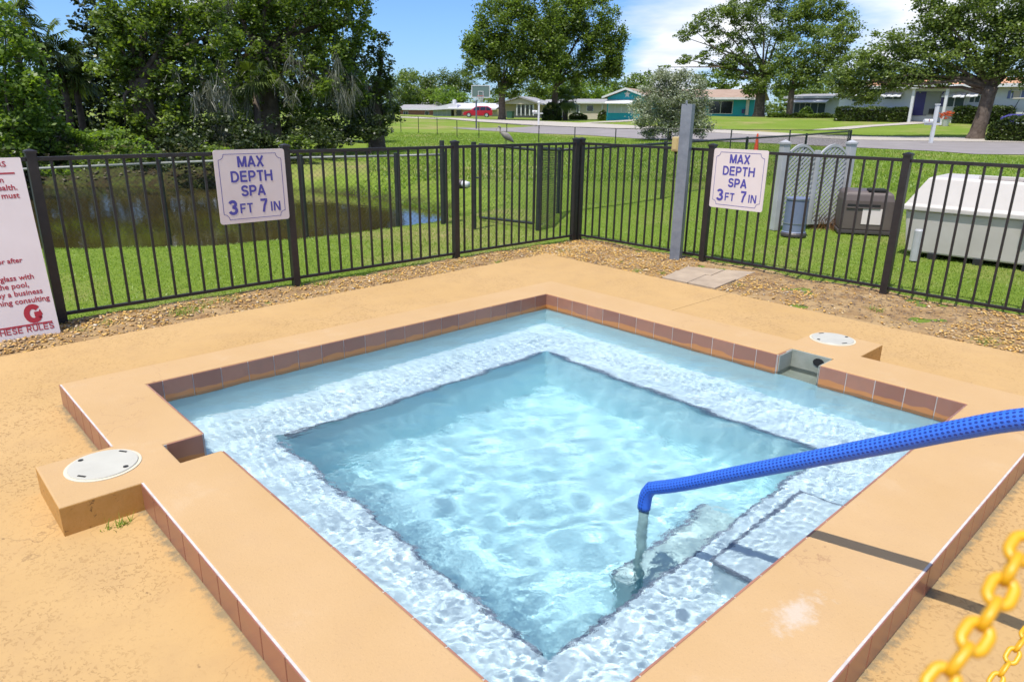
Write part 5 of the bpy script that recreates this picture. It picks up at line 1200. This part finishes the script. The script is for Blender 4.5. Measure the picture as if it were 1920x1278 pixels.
tree('silver_shrub_tree', 'bushy silver green conifer like tree behind the grey pole', far(1258, 36.5), .11, 1.0,
     LB(36.5, [(1262, 150, 34, 22), (1232, 165, 30, 24), (1290, 160, 32, 26), (1215, 195, 30, 28), (1262, 190, 40, 34), (1305, 190, 28, 32), (1212, 228, 28, 20), (1255, 228, 38, 22), (1305, 228, 30, 22), (1238, 148, 16, 18), (1280, 140, 14, 12), (1225, 248, 26, 12), (1300, 250, 24, 12), (1250, 210, 60, 50), (1285, 205, 45, 45)]), L_GREY, .10, 2.6, None, 'tree', wid=.45, hollow=.2)
pm = far(1060, 92); palm('palm_tree', 'small cabbage palm in front of the beige house', pm, 2.3, 2.0, L_FAR, 34, .32, None, .6)
far_trees = [(752, 165, 30, 26, 150, L_FAR, 'pale feathery tree just right of the wood'), (785, 160, 34, 30, 160, L_DARK, 'dark tree behind the grey roof'), (828, 155, 34, 22, 185, L_DARK, 'distant tree left of the yellow green one'), (845, 177, 34, 16, 140, L_BRIGHT, 'yellow green tree over the white roof'), (868, 150, 26, 18, 190, L_DARK, 'distant dark tree left of the tall shade tree'), (770, 140, 20, 12, 170, L_FAR, 'thin tree top above the grey roof'),
             (1195, 158, 26, 18, 150, L_FAR, 'tree behind the teal gable'), (1165, 162, 30, 20, 150, L_OAK, 'green tree left of the teal gable'), (1215, 148, 12, 14, 160, L_FAR, 'small round tree right of the teal gable'), (1108, 172, 36, 24, 130, L_BRIGHT, 'light green tree above the beige house'), (1335, 150, 40, 18, 120, L_OAK, 'green tree over the brown roof'), (1020, 165, 34, 28, 130, L_FAR, 'grey green tree between the two tall shade trees'), (1075, 165, 26, 26, 125, L_OAK, 'tree beside the cabbage palm'), (1500, 172, 40, 14, 125, L_FAR, 'tree over the awning house'), (810, 178, 26, 14, 150, L_OAK, 'mid green tree behind the left roofs')]
for px, py, rx, ry, dd, mm, lab in far_trees:
    b_ = far(px, dd); tree('far_tree', lab, b_, .25, max(1.0, (aim(px, py, dd).z-b_.z)*.5), LB(dd, [(px, py, rx, ry), (px-rx*.55, py+ry*.5, rx*.6, ry*.7), (px+rx*.55, py+ry*.45, rx*.6, ry*.7), (px+rx*.1, py+ry*.9, rx*.7, ry*.6)]), mm, .42, 2.6, 'trees behind the houses', branches=False)
# treeline beyond everything, read as one mass
P, T = [], []
for px in range(-400, 2400, 26):
    h_ = 22+10*math.sin(px*.013)+8*math.sin(px*.041+1)+random.uniform(-5, 5); y0_ = 204+px*.0085
    if 1180 < px < 1290: h_ -= 8
    h_ = max(9, h_)
    for c, r in LB(260, [(px, y0_-h_*1.1, 24, h_*.55), (px+8, y0_-h_*.4, 24, h_*.6)]):
        p, t = lobe_points(c, r, .9, 1.9); P.append(p); T.append(t)
tag(link('far_woods', leaves(np.concatenate(P), .9, np.concatenate(T), L_FAR, 'far_woods')), kind='stuff')
# ------------------------------------------------------------------ houses
class House:
    def __init__(s, name, label, pxL, dL, pxR, dR, cat='house'):
        a, b_ = far(pxL, dL), far(pxR, dR); s.o = Vector((a.x, a.y, min(a.z, b_.z)-.0)); d = Vector((b_.x-a.x, b_.y-a.y, 0)); s.L = d.length; s.d = d.normalized()
        s.n = Vector((-s.d.y, s.d.x, 0)); s.ang = math.atan2(s.d.y, s.d.x)
        s.e = empty(name, s.o, label, cat, None, s.ang)
    def at(s, px, py, y=0.0):
        """facade coordinates (x along, z up) of a photo pixel on the plane y metres behind the facade"""
        r = Vector(ray(px, py)); q = s.o+s.n*y; c = Vector(CAM); t = (q-c).dot(s.n)/r.dot(s.n); p = c+r*t; return (p-s.o).dot(s.d), p.z-s.o.z
    def rect(s, name, px0, py0, px1, py1, y0, y1, m, parent=None, z0=None):
        x0, za = s.at(px0, py0, y0); x1, zb = s.at(px1, py1, y0); z_lo, z_hi = min(za, zb), max(za, zb)
        if z0 is not None: z_lo = z0
        return MB().box((min(x0, x1), y0, z_lo), (max(x0, x1), y1, z_hi)).build(name, m, parent or s.e)
    def window(s, px0, py0, px1, py1, mull=1, y=0, fm=None, gm=None):
        x0, za = s.at(px0, py0, y); x1, zb = s.at(px1, py1, y); z0, z1 = min(za, zb), max(za, zb); t = .06
        b = MB(); b.box((x0-t, y-.06, z0-t), (x1+t, y-.002, z0)); b.box((x0-t, y-.06, z1), (x1+t, y-.002, z1+t)); b.box((x0-t, y-.058, z0), (x0, y-.002, z1)); b.box((x1, y-.058, z0), (x1+t, y-.002, z1))
        f = b.build('window', fm or M_WHITE, s.e); w_ = (x1-x0)/mull
        for k in range(mull):
            MB().box((x0+w_*k+(.03 if k else 0), y-.03, z0), (x0+w_*(k+1)-(.03 if k < mull-1 else 0), y-.004, z1)).build('pane', gm or M_GLASSD, f)
            if k: MB().box((x0+w_*k-.029, y-.055, z0), (x0+w_*k+.029, y-.003, z1)).build('mullion', fm or M_WHITE, f)
        return f
    def awning(s, px0, py0, px1, py1, out=.9, m=None, slats=False):
        x0, z1 = s.at(px0, py0); x1, z0 = s.at(px1, py1)
        b = MB(); n = 1 if not slats else int((x1-x0)/.22)
        for k in range(n):
            a, c = x0+(x1-x0)*k/n, x0+(x1-x0)*(k+(.94 if slats else 1))/n; dz = .0 if k % 2 == 0 else -.03
            b.add([(a, -.01, z1+dz), (c, -.01, z1+dz), (c, -out, z0+dz), (a, -out, z0+dz), (a, -.01, z1+dz-.04), (c, -.01, z1+dz-.04), (c, -out, z0+dz-.06), (a, -out, z0+dz-.06)], [(0, 1, 2, 3), (7, 6, 5, 4), (0, 4, 5, 1), (3, 2, 6, 7), (1, 5, 6, 2), (0, 3, 7, 4)])
        return b.build('awning', m or M_WHITE, s.e)
    def gable_roof(s, x0, x1, ze, zr, dep, ov, m, fm=None, name='roof'):
        """ridge parallel to the facade"""
        yr = dep/2; b = MB(); th = .14
        b.add([(x0, -ov, ze), (x1, -ov, ze), (x1, yr, zr), (x0, yr, zr), (x1, dep+ov, ze), (x0, dep+ov, ze)]+[(x0, -ov, ze-th), (x1, -ov, ze-th), (x1, yr, zr-th), (x0, yr, zr-th), (x1, dep+ov, ze-th), (x0, dep+ov, ze-th)],
              [(0, 1, 2, 3), (3, 2, 4, 5), (7, 6, 9, 8), (8, 9, 11, 10), (0, 6, 7, 1), (4, 10, 11, 5), (1, 7, 8, 2), (2, 8, 10, 4), (3, 9, 6, 0), (5, 11, 9, 3)])
        r = b.build(name, m, s.e); MB().box((x0, -ov-.03, ze-.20), (x1, -ov-.002, ze+.02)).build('fascia', fm or M_WHITE, r); return r
M_GLASSD = mat('dark_glass', (.015, .018, .022), .08, spec=.8)
M_GLASSG = mat('dark_green_screen', (.02, .045, .04), .4)
M_ROOFG = mat('grey_shingle', (.24, .23, .24), .9, (.32, .31, .31), 1.5, .5, 30); M_ROOFB = mat('brown_shingle', (.28, .19, .14), .9, (.36, .26, .20), 1.5, .5, 30)
M_ROOFO = mat('orange_shingle', (.48, .23, .12), .9, (.56, .30, .17), 1.5, .5, 30); M_ROOFW = mat('white_metal_roof', (.62, .60, .64), .5, (.54, .53, .57), 1)
M_TEAL = mat('teal_wall', (.018, .30, .38), .8, (.022, .34, .42), 1.5); M_BEIGE = mat('beige_wall', (.52, .45, .36), .85, (.46, .40, .32), 1.5); M_OFFW = mat('off_white_wall', (.58, .60, .58), .8, (.52, .54, .53), 1.2)
M_GRN = mat('pale_green_wall', (.34, .40, .36), .8); M_BRICK = mat('red_brick_wall', (.28, .12, .09), .9, (.36, .18, .13), 5); M_TANW = mat('tan_wall', (.50, .42, .26), .85, (.46, .38, .24), 1)
M_NAVYD = mat('navy_door', (.035, .03, .13), .5)
# teal house
h = House('teal_house', 'teal house with brown roof, gabled left wing and white awning', 1134, 88, 1412, 84)
xl, zt = h.at(1134, 181); xg, _ = h.at(1250, 181); xr, ztr = h.at(1412, 184); xm, zp = h.at(1176, 165)
MB().box((xg-2, 1.2, -.4), (xr, 9, ztr-.05)).build('wall', M_TEAL, h.e)
wl = xm+(xm-xl)
MB().extr([(xl+.35, 0, -.4), (wl-.35, 0, -.4), (wl-.35, 0, zt-.1), (xm, 0, zp-.25), (xl+.35, 0, zt-.1)], (0, 9, 0)).build('gable_wall', M_TEAL, h.e)
rf = MB(); t_ = .16
for sx_ in (-1, 1):
    xe = xm+sx_*(xm-xl+.1); rf.add([(xm, -.6, zp), (xe, -.6, zt-.05), (xe, 8, zt-.05), (xm, 8, zp), (xm, -.6, zp-t_), (xe, -.6, zt-.05-t_), (xe, 8, zt-.05-t_), (xm, 8, zp-t_)], [(0, 1, 2, 3), (7, 6, 5, 4), (0, 4, 5, 1), (1, 5, 6, 2), (2, 6, 7, 3), (3, 7, 4, 0)])
r1 = rf.build('gable_roof', M_ROOFB, h.e)
for sx_ in (-1, 1):
    xe = xm+sx_*(xm-xl+.15); MB().extr([(xm, -.64, zp+.03), (xe, -.64, zt-.02), (xe, -.64, zt-.24), (xm, -.64, zp-.2)], (0, .035, 0)).build('barge_board', M_WHITE, r1)
h.gable_roof(xm+1.2, xr+.6, ztr+.05, zp-.05, 9, -.3, M_ROOFB)
h.rect('star_ornament', 1174, 173, 1179, 181, -.04, -.005, M_WHITE)
x0_, z0_ = h.at(1176.5, 177); st = MB(); st.extr([(x0_+.42*math.cos(a)*(1 if k % 2 == 0 else .42), -.08, z0_+.42*math.sin(a)*(1 if k % 2 == 0 else .42)) for k, a in enumerate(np.linspace(PI/2, PI/2+2*PI, 11)[:-1])], (0, .03, 0)); st.build('star', M_WHITE, h.e)
h.awning(1139, 187, 1189, 194, 1.0)
h.window(1142, 196, 1189, 211, 4, gm=mat('pale_blind', (.42, .42, .42), .6))
h.window(1331, 190, 1372, 213, 2, y=1.2)
h.rect('downspout', 1400, 186, 1402.5, 216, 1.12, 1.19, M_WHITE); h.rect('hose_box', 1391, 205, 1395, 213, .9, 1.15, M_NAVYD)
# beige house
h = House('beige_house', 'long low beige house with grey roof left of the teal house', 1066, 104, 1160, 102)
x0_, _ = h.at(1066, 200); x1_, zz = h.at(1190, 193.5); _, zr_ = h.at(1100, 184.5); MB().box((x0_, 0, -.4), (x1_, 8, zz)).build('wall', M_BEIGE, h.e); h.gable_roof(x0_-.5, x1_+.5, zz+.1, zr_, 8, .5, M_ROOFG)
h.window(1101, 198, 1112, 208.5, 1); h.window(1082, 198, 1086, 215, 1); h.rect('drain_pipe', 1085.5, 196, 1087, 218, -.1, -.01, M_WHITE); h.rect('drain_pipe', 1128, 196, 1130, 217, -.1, -.01, M_WHITE)
# grey gable house behind the mailbox
h = House('grey_roof_house', 'house with grey gable roof and columned porch behind the left mailbox', 944, 112, 1045, 110)
x0_, _ = h.at(942, 200); x1_, _ = h.at(1040, 200); _, ze_ = h.at(960, 194); xg_, zg_ = h.at(976, 184)
MB().box((x0_, 1.5, -.4), (x1_, 9, ze_)).build('wall', M_BEIGE, h.e)
MB().extr([(x0_-.4, -.4, ze_-.1), (xg_+3.2, -.4, ze_-.1), (xg_, -.4, zg_)], (0, 9, 0)).build('gable', M_BEIGE, h.e)
r_ = MB(); r_.extr([(x0_-.8, -.7, ze_-.2), (xg_, -.7, zg_+.05), (xg_+3.6, -.7, ze_-.2), (xg_+3.6, -.7, ze_+.0), (xg_, -.7, zg_+.28), (x0_-.8, -.7, ze_+.0)], (0, 10, 0)); r_.build('roof', M_ROOFG, h.e)
h.gable_roof(xg_+3.0, x1_+.5, ze_+.1, zg_-.1, 9, -.5, M_ROOFG, name='side_roof')
for px in (969, 977, 985, 993, 1000): h.rect('column', px-.7, 196, px+.7, 217, -.2, 0, M_WHITE)
for a_, b2 in ((971, 975.5), (979, 983.5), (987, 991.5), (994.5, 998.5)): h.window(a_, 197, b2, 214, 1, y=1.5)
# white roofed house with carport
h = House('white_roof_house', 'low tan house with long white metal roof behind the red car', 800, 124, 975, 120)
xa, _ = h.at(812, 205); xb, _ = h.at(975, 205); _, ze_ = h.at(850, 204); _, zr_ = h.at(900, 193)
MB().box((xa+3.6, 0, -.4), (xb, 9, ze_)).build('wall', M_TANW, h.e); h.rect('garage_wall', 812, 204, 846, 219, .6, 6, M_GRN, z0=-.4)
h.gable_roof(xa+2.8, xb-3.8, ze_+.1, zr_, 9, .8, M_ROOFW)
x1_, z1_ = h.at(801, 204.5); x2_, z2_ = h.at(848, 194); x3_, z3_ = h.at(852, 204)
MB().extr([(x1_, -.4, z1_), (x2_, -.4, z2_), (x3_+.6, -.4, z2_-.2), (x3_+.6, -.4, z3_), (x1_, -.4, z1_-.2)], (0, 8, 0)).build('carport_roof', M_ROOFW, h.e)
for px in (820, 829, 838): h.rect('door_joint', px-.4, 205, px+.2, 218, .54, .595, M_WHITE)
h.window(856, 206, 866, 217, 1, fm=M_TANW); MB().lathe([(.35, 0), (.35, .5), (.1, .6)], 8, (h.at(849, 192)[0], 1, z2_)).build('roof_vent', M_WHITE, h.e)
# grey roof house at far left
h = House('brick_house', 'low brick house with flat grey roof at the left end of the street', 752, 138, 812, 136)
xa, _ = h.at(750, 205); xb, _ = h.at(811, 205); _, ze_ = h.at(780, 206); _, zr_ = h.at(780, 196); MB().box((xa, 0, -.4), (xb, 8, ze_)).build('wall', M_BRICK, h.e); h.gable_roof(xa-.6, xb+.6, ze_+.15, zr_, 8, .7, M_ROOFG)
h.window(757, 209, 765, 217, 2); h.window(797, 209, 804, 216, 1)
h = House('grey_ridge_house', 'house of which only the pale grey ridge shows above the white roof', 786, 165, 830, 163)
xa, _ = h.at(788, 200); xb, _ = h.at(828, 200); _, ze_ = h.at(800, 198); _, zr_ = h.at(800, 189.5); MB().box((xa, 0, -.4), (xb, 8, ze_)).build('wall', M_BEIGE, h.e); h.gable_roof(xa-.6, xb+.6, ze_+.1, zr_, 8, .6, M_ROOFG)
# awning house
h = House('awning_house', 'small grey roofed house with one long white awning over dark screens', 1482, 82, 1566, 80)
xa, _ = h.at(1482, 200); xb, _ = h.at(1600, 200); _, ze_ = h.at(1520, 183); _, zr_ = h.at(1520, 174); MB().box((xa, 0, -.6), (xb, 8, ze_)).build('wall', M_OFFW, h.e); h.gable_roof(xa-.6, xb+.6, ze_+.1, zr_, 8, .5, M_ROOFG)
h.awning(1483, 185, 1558, 192, 1.2); h.window(1491, 194, 1518, 213, 3, gm=M_GLASSG); h.window(1521, 194, 1546, 213, 2, gm=M_GLASSG)
# white house on the right
h = House('white_house', 'white house with orange shingle roof, small portico and striped awnings', 1572, 63, 1990, 59)
xa, _ = h.at(1572, 200); xb, _ = h.at(1990, 200); _, ze_ = h.at(1750, 163); _, zr_ = h.at(1750, 142); MB().box((xa, 0, -.8), (xb, 9, ze_)).build('wall', M_OFFW, h.e); h.gable_roof(xa-.6, xb+.6, ze_+.1, zr_, 9, .6, M_ROOFO)
xp0, zb_ = h.at(1706, 219, -1.0); xp1, _ = h.at(1768, 219, -1.0); _, zpt = h.at(1737, 166, -1.0); _, zpk = h.at(1740, 155, -1.0)
for x in (xp0, xp1): MB().box((x-.09, -1.1, -.3), (x+.09, -.92, zpt)).build('column', M_WHITE, h.e)
MB().extr([(xp0-.3, -1.3, zpt), (xp1+.3, -1.3, zpt), (xp1+.3, -1.3, zpt+.12), ((xp0+xp1)/2, -1.3, zpk+.12), (xp0-.3, -1.3, zpt+.12)], (0, 1.29, 0)).build('portico_gable', M_WHITE, h.e)
h.rect('door', 1714, 172, 1736, 217, -.05, -.005, M_NAVYD); h.rect('side_panel', 1738, 172, 1757, 216, -.06, -.005, mat('porch_screen', (.20, .22, .21), .7))
h.rect('porch_chair', 1742, 204, 1748, 214, -.6, -.2, M_DARK)
for a_, t1, b2, t2, aw in ((1660, 181, 1690, 186, (1658, 171, 1694, 180)), (1600, 176, 1632, 190, (1592, 170, 1638, 179)), (1774, 180, 1806, 200, (1772, 172, 1813, 181)), (1820, 180, 1836, 192, (1818, 171, 1838, 180))):
    h.window(a_, t1, b2, t2, 2, gm=M_GLASSG); h.awning(*aw, out=.6, slats=True)
h.window(1899, 171, 1912, 184, 1, gm=M_BEIGE); M_SHUT = mat('blue_shutter', (.12, .15, .30), .6); h.rect('shutter', 1891, 170, 1898, 185, -.05, -.005, M_SHUT); h.rect('shutter', 1914, 170, 1920, 185, -.05, -.005, M_SHUT)
for px in (1765.5,): h.rect('shutter', 1767, 172, 1771, 200, -.05, -.005, M_NAVYD)
# hedges, flowers
hedge('hedge', 'clipped dark hedge left of the portico', far(1566, 61), far(1694, 60), 1.2, .95, L_DARK, .12, group='clipped hedges of the white house')
hedge('hedge', 'clipped dark hedge behind the forked trunk', far(1786, 59.5), far(1890, 58.5), 1.2, 1.05, L_DARK, .12, group='clipped hedges of the white house')
hedge('bush', 'large rounded dark green bush right of the forked trunk', far(1858, 43.5), far(1990, 43), 1.6, 1.15, L_DARK, .11, 'bush', rounder=.35)
hedge('bush', 'small light green bush before the dark awning screens', far(1498, 76), far(1524, 76), 1.0, .9, L_BRIGHT, .15, 'bush', rounder=.5)
hedge('bush', 'dark bush under the tall trees behind the left mailbox', far(1018, 88), far(1052, 88), 2.0, 1.9, L_DARK, .22, 'bush', rounder=.4)
hedge('bush', 'pair of low round shrubs before the beige house', far(1068, 96), far(1100, 96), 1.0, .8, L_OAK, .18, 'bush', rounder=.4)
hedge('bush', 'leafy shrub at the left corner of the teal house', far(1122, 88), far(1138, 88), 1.0, 1.1, L_OAK, .18, 'bush', rounder=.4)
hedge('bush', 'low ground cover below the airy tree before the long white awning', far(1440, 72), far(1560, 71), 1.5, .35, L_OAK, .16, 'bush')
L_FLO = leafmat('orange_flower', (.45, .06, .015), (.70, .15, .03), .2)
c0 = far(1775, 57); e = tree('flower_bush', 'orange flowering plant in a pot beside the portico', c0, .04, .3, [(np.array(c0+Vector((0, 0, .72))), (.42, .35, .22)), (np.array(c0+Vector((-.25, 0, .6))), (.25, .25, .2))], L_FLO, .07, 3, None, 'flowers', trunk=False)
MB().lathe([(.16, 0), (.26, .38), (.28, .42), (.24, .42)], 14).build('pot', M_WHITE, e)
# ------------------------------------------------------------------ mailboxes
def mailbox(label, px, d, H, globe, s=1.0):
    b_ = far(px, d); r = Vector((CR[0], CR[1], 0)).normalized(); e = empty('mailbox', b_, label, 'mailbox', 'white mailbox posts by the road', math.atan2(r.y, r.x))
    MB().box((-.075*s, -.075*s, -.1), (.075*s, .075*s, H)).build('post', M_WHITE, e, bevel=.006); MB().box((-.10*s, -.10*s, H), (.10*s, .10*s, H+.05)).build('post_cap', M_WHITE, e, bevel=.01)
    if globe: MB().lathe([(.04, 0), (.10, .05), (.13, .13), (.10, .21), (.03, .25)], 14, (0, 0, H+.051)).build('globe', M_WHITE, e, smooth_=True)
    MB().box((-.50*s, -.04*s, .92*s), (.36*s, .04*s, 1.02*s)).build('cross_arm', M_WHITE, e, bevel=.004)
    b = MB(); pr = [(-.10*s, 1.025*s), (.10*s, 1.025*s), (.10*s, 1.13*s), (.07*s, 1.19*s), (0, 1.215*s), (-.07*s, 1.19*s), (-.10*s, 1.13*s)]
    b.extr([(-.56*s, y, z) for y, z in pr], (.44*s, 0, 0)); bx = b.build('box', M_WHITE, e, bevel=.006); MB().box((-.36*s, -.115*s, 1.08*s), (-.33*s, -.102*s, 1.2*s)).build('flag', M_RED, bx)
mailbox('white mailbox post with round lamp globe beyond the road, left', 1010, 64, 1.68, True)
mailbox('white mailbox post before the white house portico at right', 1754, 40.5, 1.75, False, .92)
# ------------------------------------------------------------------ basketball hoop
b_ = far(893, 51); r = Vector((CR[0], CR[1], 0)).normalized(); e = empty('basketball_hoop', b_, 'basketball hoop with clear white edged backboard beside the road', 'basketball hoop', rz=math.atan2(r.y, r.x))
k_ = 51/FPX
MB().tube([(0, 0, -.1), (0, 0, 2.15)], .055, 10).build('pole', M_GALV, e, smooth_=True); MB().tube([(0, 0, 2.1), (.10, -.35, 2.35)], .04, 8).build('arm', M_GALV, e)
bz0, bz1, bx0_, bx1_ = 2.05, 2.85, -.30, .96
fr = MB(); fr.box((bx0_, -.42, bz0), (bx1_, -.38, bz0+.05)); fr.box((bx0_, -.42, bz1-.05), (bx1_, -.38, bz1)); fr.box((bx0_, -.42, bz0+.05), (bx0_+.05, -.38, bz1-.05)); fr.box((bx1_-.05, -.42, bz0+.05), (bx1_, -.38, bz1-.05))
bb = fr.build('backboard_frame', M_WHITE, e); MB().box((bx0_+.05, -.405, bz0+.05), (bx1_-.05, -.395, bz1-.05)).build('backboard', mat('smoked_acrylic', (.12, .17, .15), .1), bb)
tq = MB(); 
for lo, hi in (((.15, -.43, 2.12), (.51, -.406, 2.155)), ((.15, -.43, 2.445), (.51, -.406, 2.48)), ((.15, -.43, 2.156), (.185, -.406, 2.444)), ((.475, -.43, 2.156), (.51, -.406, 2.444))): tq.box(lo, hi)
tq.build('target_square', M_WHITE, bb)
ring = [Vector((.33+.23*math.cos(a), -.66+.23*math.sin(a), 2.16)) for a in np.linspace(0, 2*PI, 21)]; MB().tube(ring, .012, 6).build('rim', M_ORG, e)
nb = MB()
for k in range(12):
    for sg in (1, -1):
        P3 = [Vector((.33+r_*math.cos(2*PI*(k+sg*t_*1.5)/12), -.66+r_*math.sin(2*PI*(k+sg*t_*1.5)/12), 2.15-.42*t_)) for r_, t_ in ((.225, 0), (.17, .5), (.12, 1))]; nb.tube(P3, .009, 3, cap=False)
nt_ = nb.build('net', M_WHITE, e); nt_['kind'] = 'stuff'
# ------------------------------------------------------------------ red car (nose to the left)
b_ = far(868, 108); e = empty('parked_car', b_, 'red family car parked facing left before the tan house', 'car', rz=math.atan2(r.y, r.x))
M_REDP = mat('red_car_paint', (.42, .012, .03), .25, coat=.6); M_TYRE = mat('tyre', (.02, .02, .02), .8); M_RIM = mat('alloy', (.6, .6, .62), .35, metal=.6)
def side(pts, y0, y1, tum=0): return [(x, y0+(tum*max(0, z-.95)), z) for x, z in pts], [(x, y1-(tum*max(0, z-.95)), z) for x, z in pts]
bp_ = [(0, .35), (.02, .62), (.25, .80), (1.05, .95), (4.25, 1.0), (4.30, .6), (4.25, .32), (3.85, .30), (3.75, .55), (3.45, .68), (3.15, .55), (3.05, .28), (1.25, .28), (1.15, .55), (.85, .66), (.55, .55), (.45, .30)]
a_, c_ = side(bp_, 0, 1.75); n = len(bp_)
MB().add(a_+c_, [tuple(range(n)), tuple(range(2*n-1, n-1, -1))]+[(i, n+i, n+(i+1) % n, (i+1) % n) for i in range(n)]).build('body', M_REDP, e)
cp_ = [(1.0, .955), (1.75, 1.45), (2.2, 1.58), (3.6, 1.58), (4.15, 1.30), (4.24, 1.002)]; a_, c_ = side(cp_, .04, 1.71, .25); n = len(cp_)
MB().add(a_+c_, [tuple(range(n)), tuple(range(2*n-1, n-1, -1))]+[(i, n+i, n+(i+1) % n, (i+1) % n) for i in range(n)]).build('cabin', M_REDP, e)
for q in ([(1.45, 1.02), (1.85, 1.42), (2.45, 1.48), (2.45, 1.02)], [(2.52, 1.02), (2.52, 1.48), (3.3, 1.48), (3.3, 1.02)], [(3.37, 1.02), (3.37, 1.48), (3.6, 1.47), (4.0, 1.25), (4.05, 1.04)]):
    MB().extr([(x, .02+.25*max(0, z-.95), z) for x, z in q], (0, -.012, 0)).build('side_window', M_GLASSD, e)
for x in (.85, 3.45):
    for y in (-.02, 1.57):
        w0 = MB().tube([(x, y, .33), (x, y+.2, .33)], .33, 20).build('wheel', M_TYRE, e); MB().tube([(x, y-.012, .33), (x, y-.001, .33)], .21, 16).build('rim', M_RIM, w0)
MB().box((-.015, .1, .55), (.10, .45, .68)).build('headlight', M_WHITE, e); MB().box((4.27, .02, .85), (4.31, .2, 1.0)).build('tail_light', M_RED, e)
# ------------------------------------------------------------------ green bin by the tall tree, golf cart
b_ = far(951, 100); M_BING = mat('green_plastic', (.03, .09, .06), .5); e = empty('waste_bin', b_, 'low dark green waste bin right of the red car', 'waste bin', rz=.3); loft([rect(0, .7, 0, .6, 0), rect(-.05, .78, -.05, .66, .85)]).build('body', M_BING, e); MB().box((-.08, -.08, .851), (.81, .70, .91)).build('lid', M_BING, e)
b_ = far(1898, 56); e = empty('golf_cart', b_, 'purple blue golf cart with pale roof parked by the white house', 'golf cart', rz=math.atan2(r.y, r.x))
M_PUR = mat('purple_paint', (.06, .05, .26), .35, coat=.3); M_TANP = mat('tan_top', (.55, .50, .42), .6)
a_, c_ = side([(0, .30), (.05, .62), (.55, .82), (.75, .80), (.8, .42), (1.5, .40), (1.6, .72), (2.4, .74), (2.45, .35)], 0, 1.15); n = 9
MB().add(a_+c_, [tuple(range(n)), tuple(range(2*n-1, n-1, -1))]+[(i, n+i, n+(i+1) % n, (i+1) % n) for i in range(n)]).build('body', M_PUR, e)
MB().box((.55, -.03, 1.72), (2.3, 1.18, 1.80)).build('roof', M_TANP, e, bevel=.03); MB().box((1.4, .08, .75), (1.95, 1.07, .88)).build('seat', M_WHITE, e, bevel=.03); MB().box((1.9, .08, .885), (2.02, 1.07, 1.3)).build('backrest', M_WHITE, e, bevel=.03)
for y in (.05, 1.1):
    MB().tube([(.62, y, .83), (.95, y, 1.72)], .02, 6).build('strut', M_DARK, e); MB().tube([(2.2, y, .75), (2.15, y, 1.72)], .02, 6).build('strut', M_DARK, e)
for x in (.4, 2.0):
    for y in (-.02, 1.0):
        w0 = MB().tube([(x, y, .23), (x, y+.17, .23)], .23, 16).build('wheel', M_TYRE, e); MB().tube([(x, y-.012, .23), (x, y-.001, .23)], .13, 12).build('rim', M_RIM, w0)
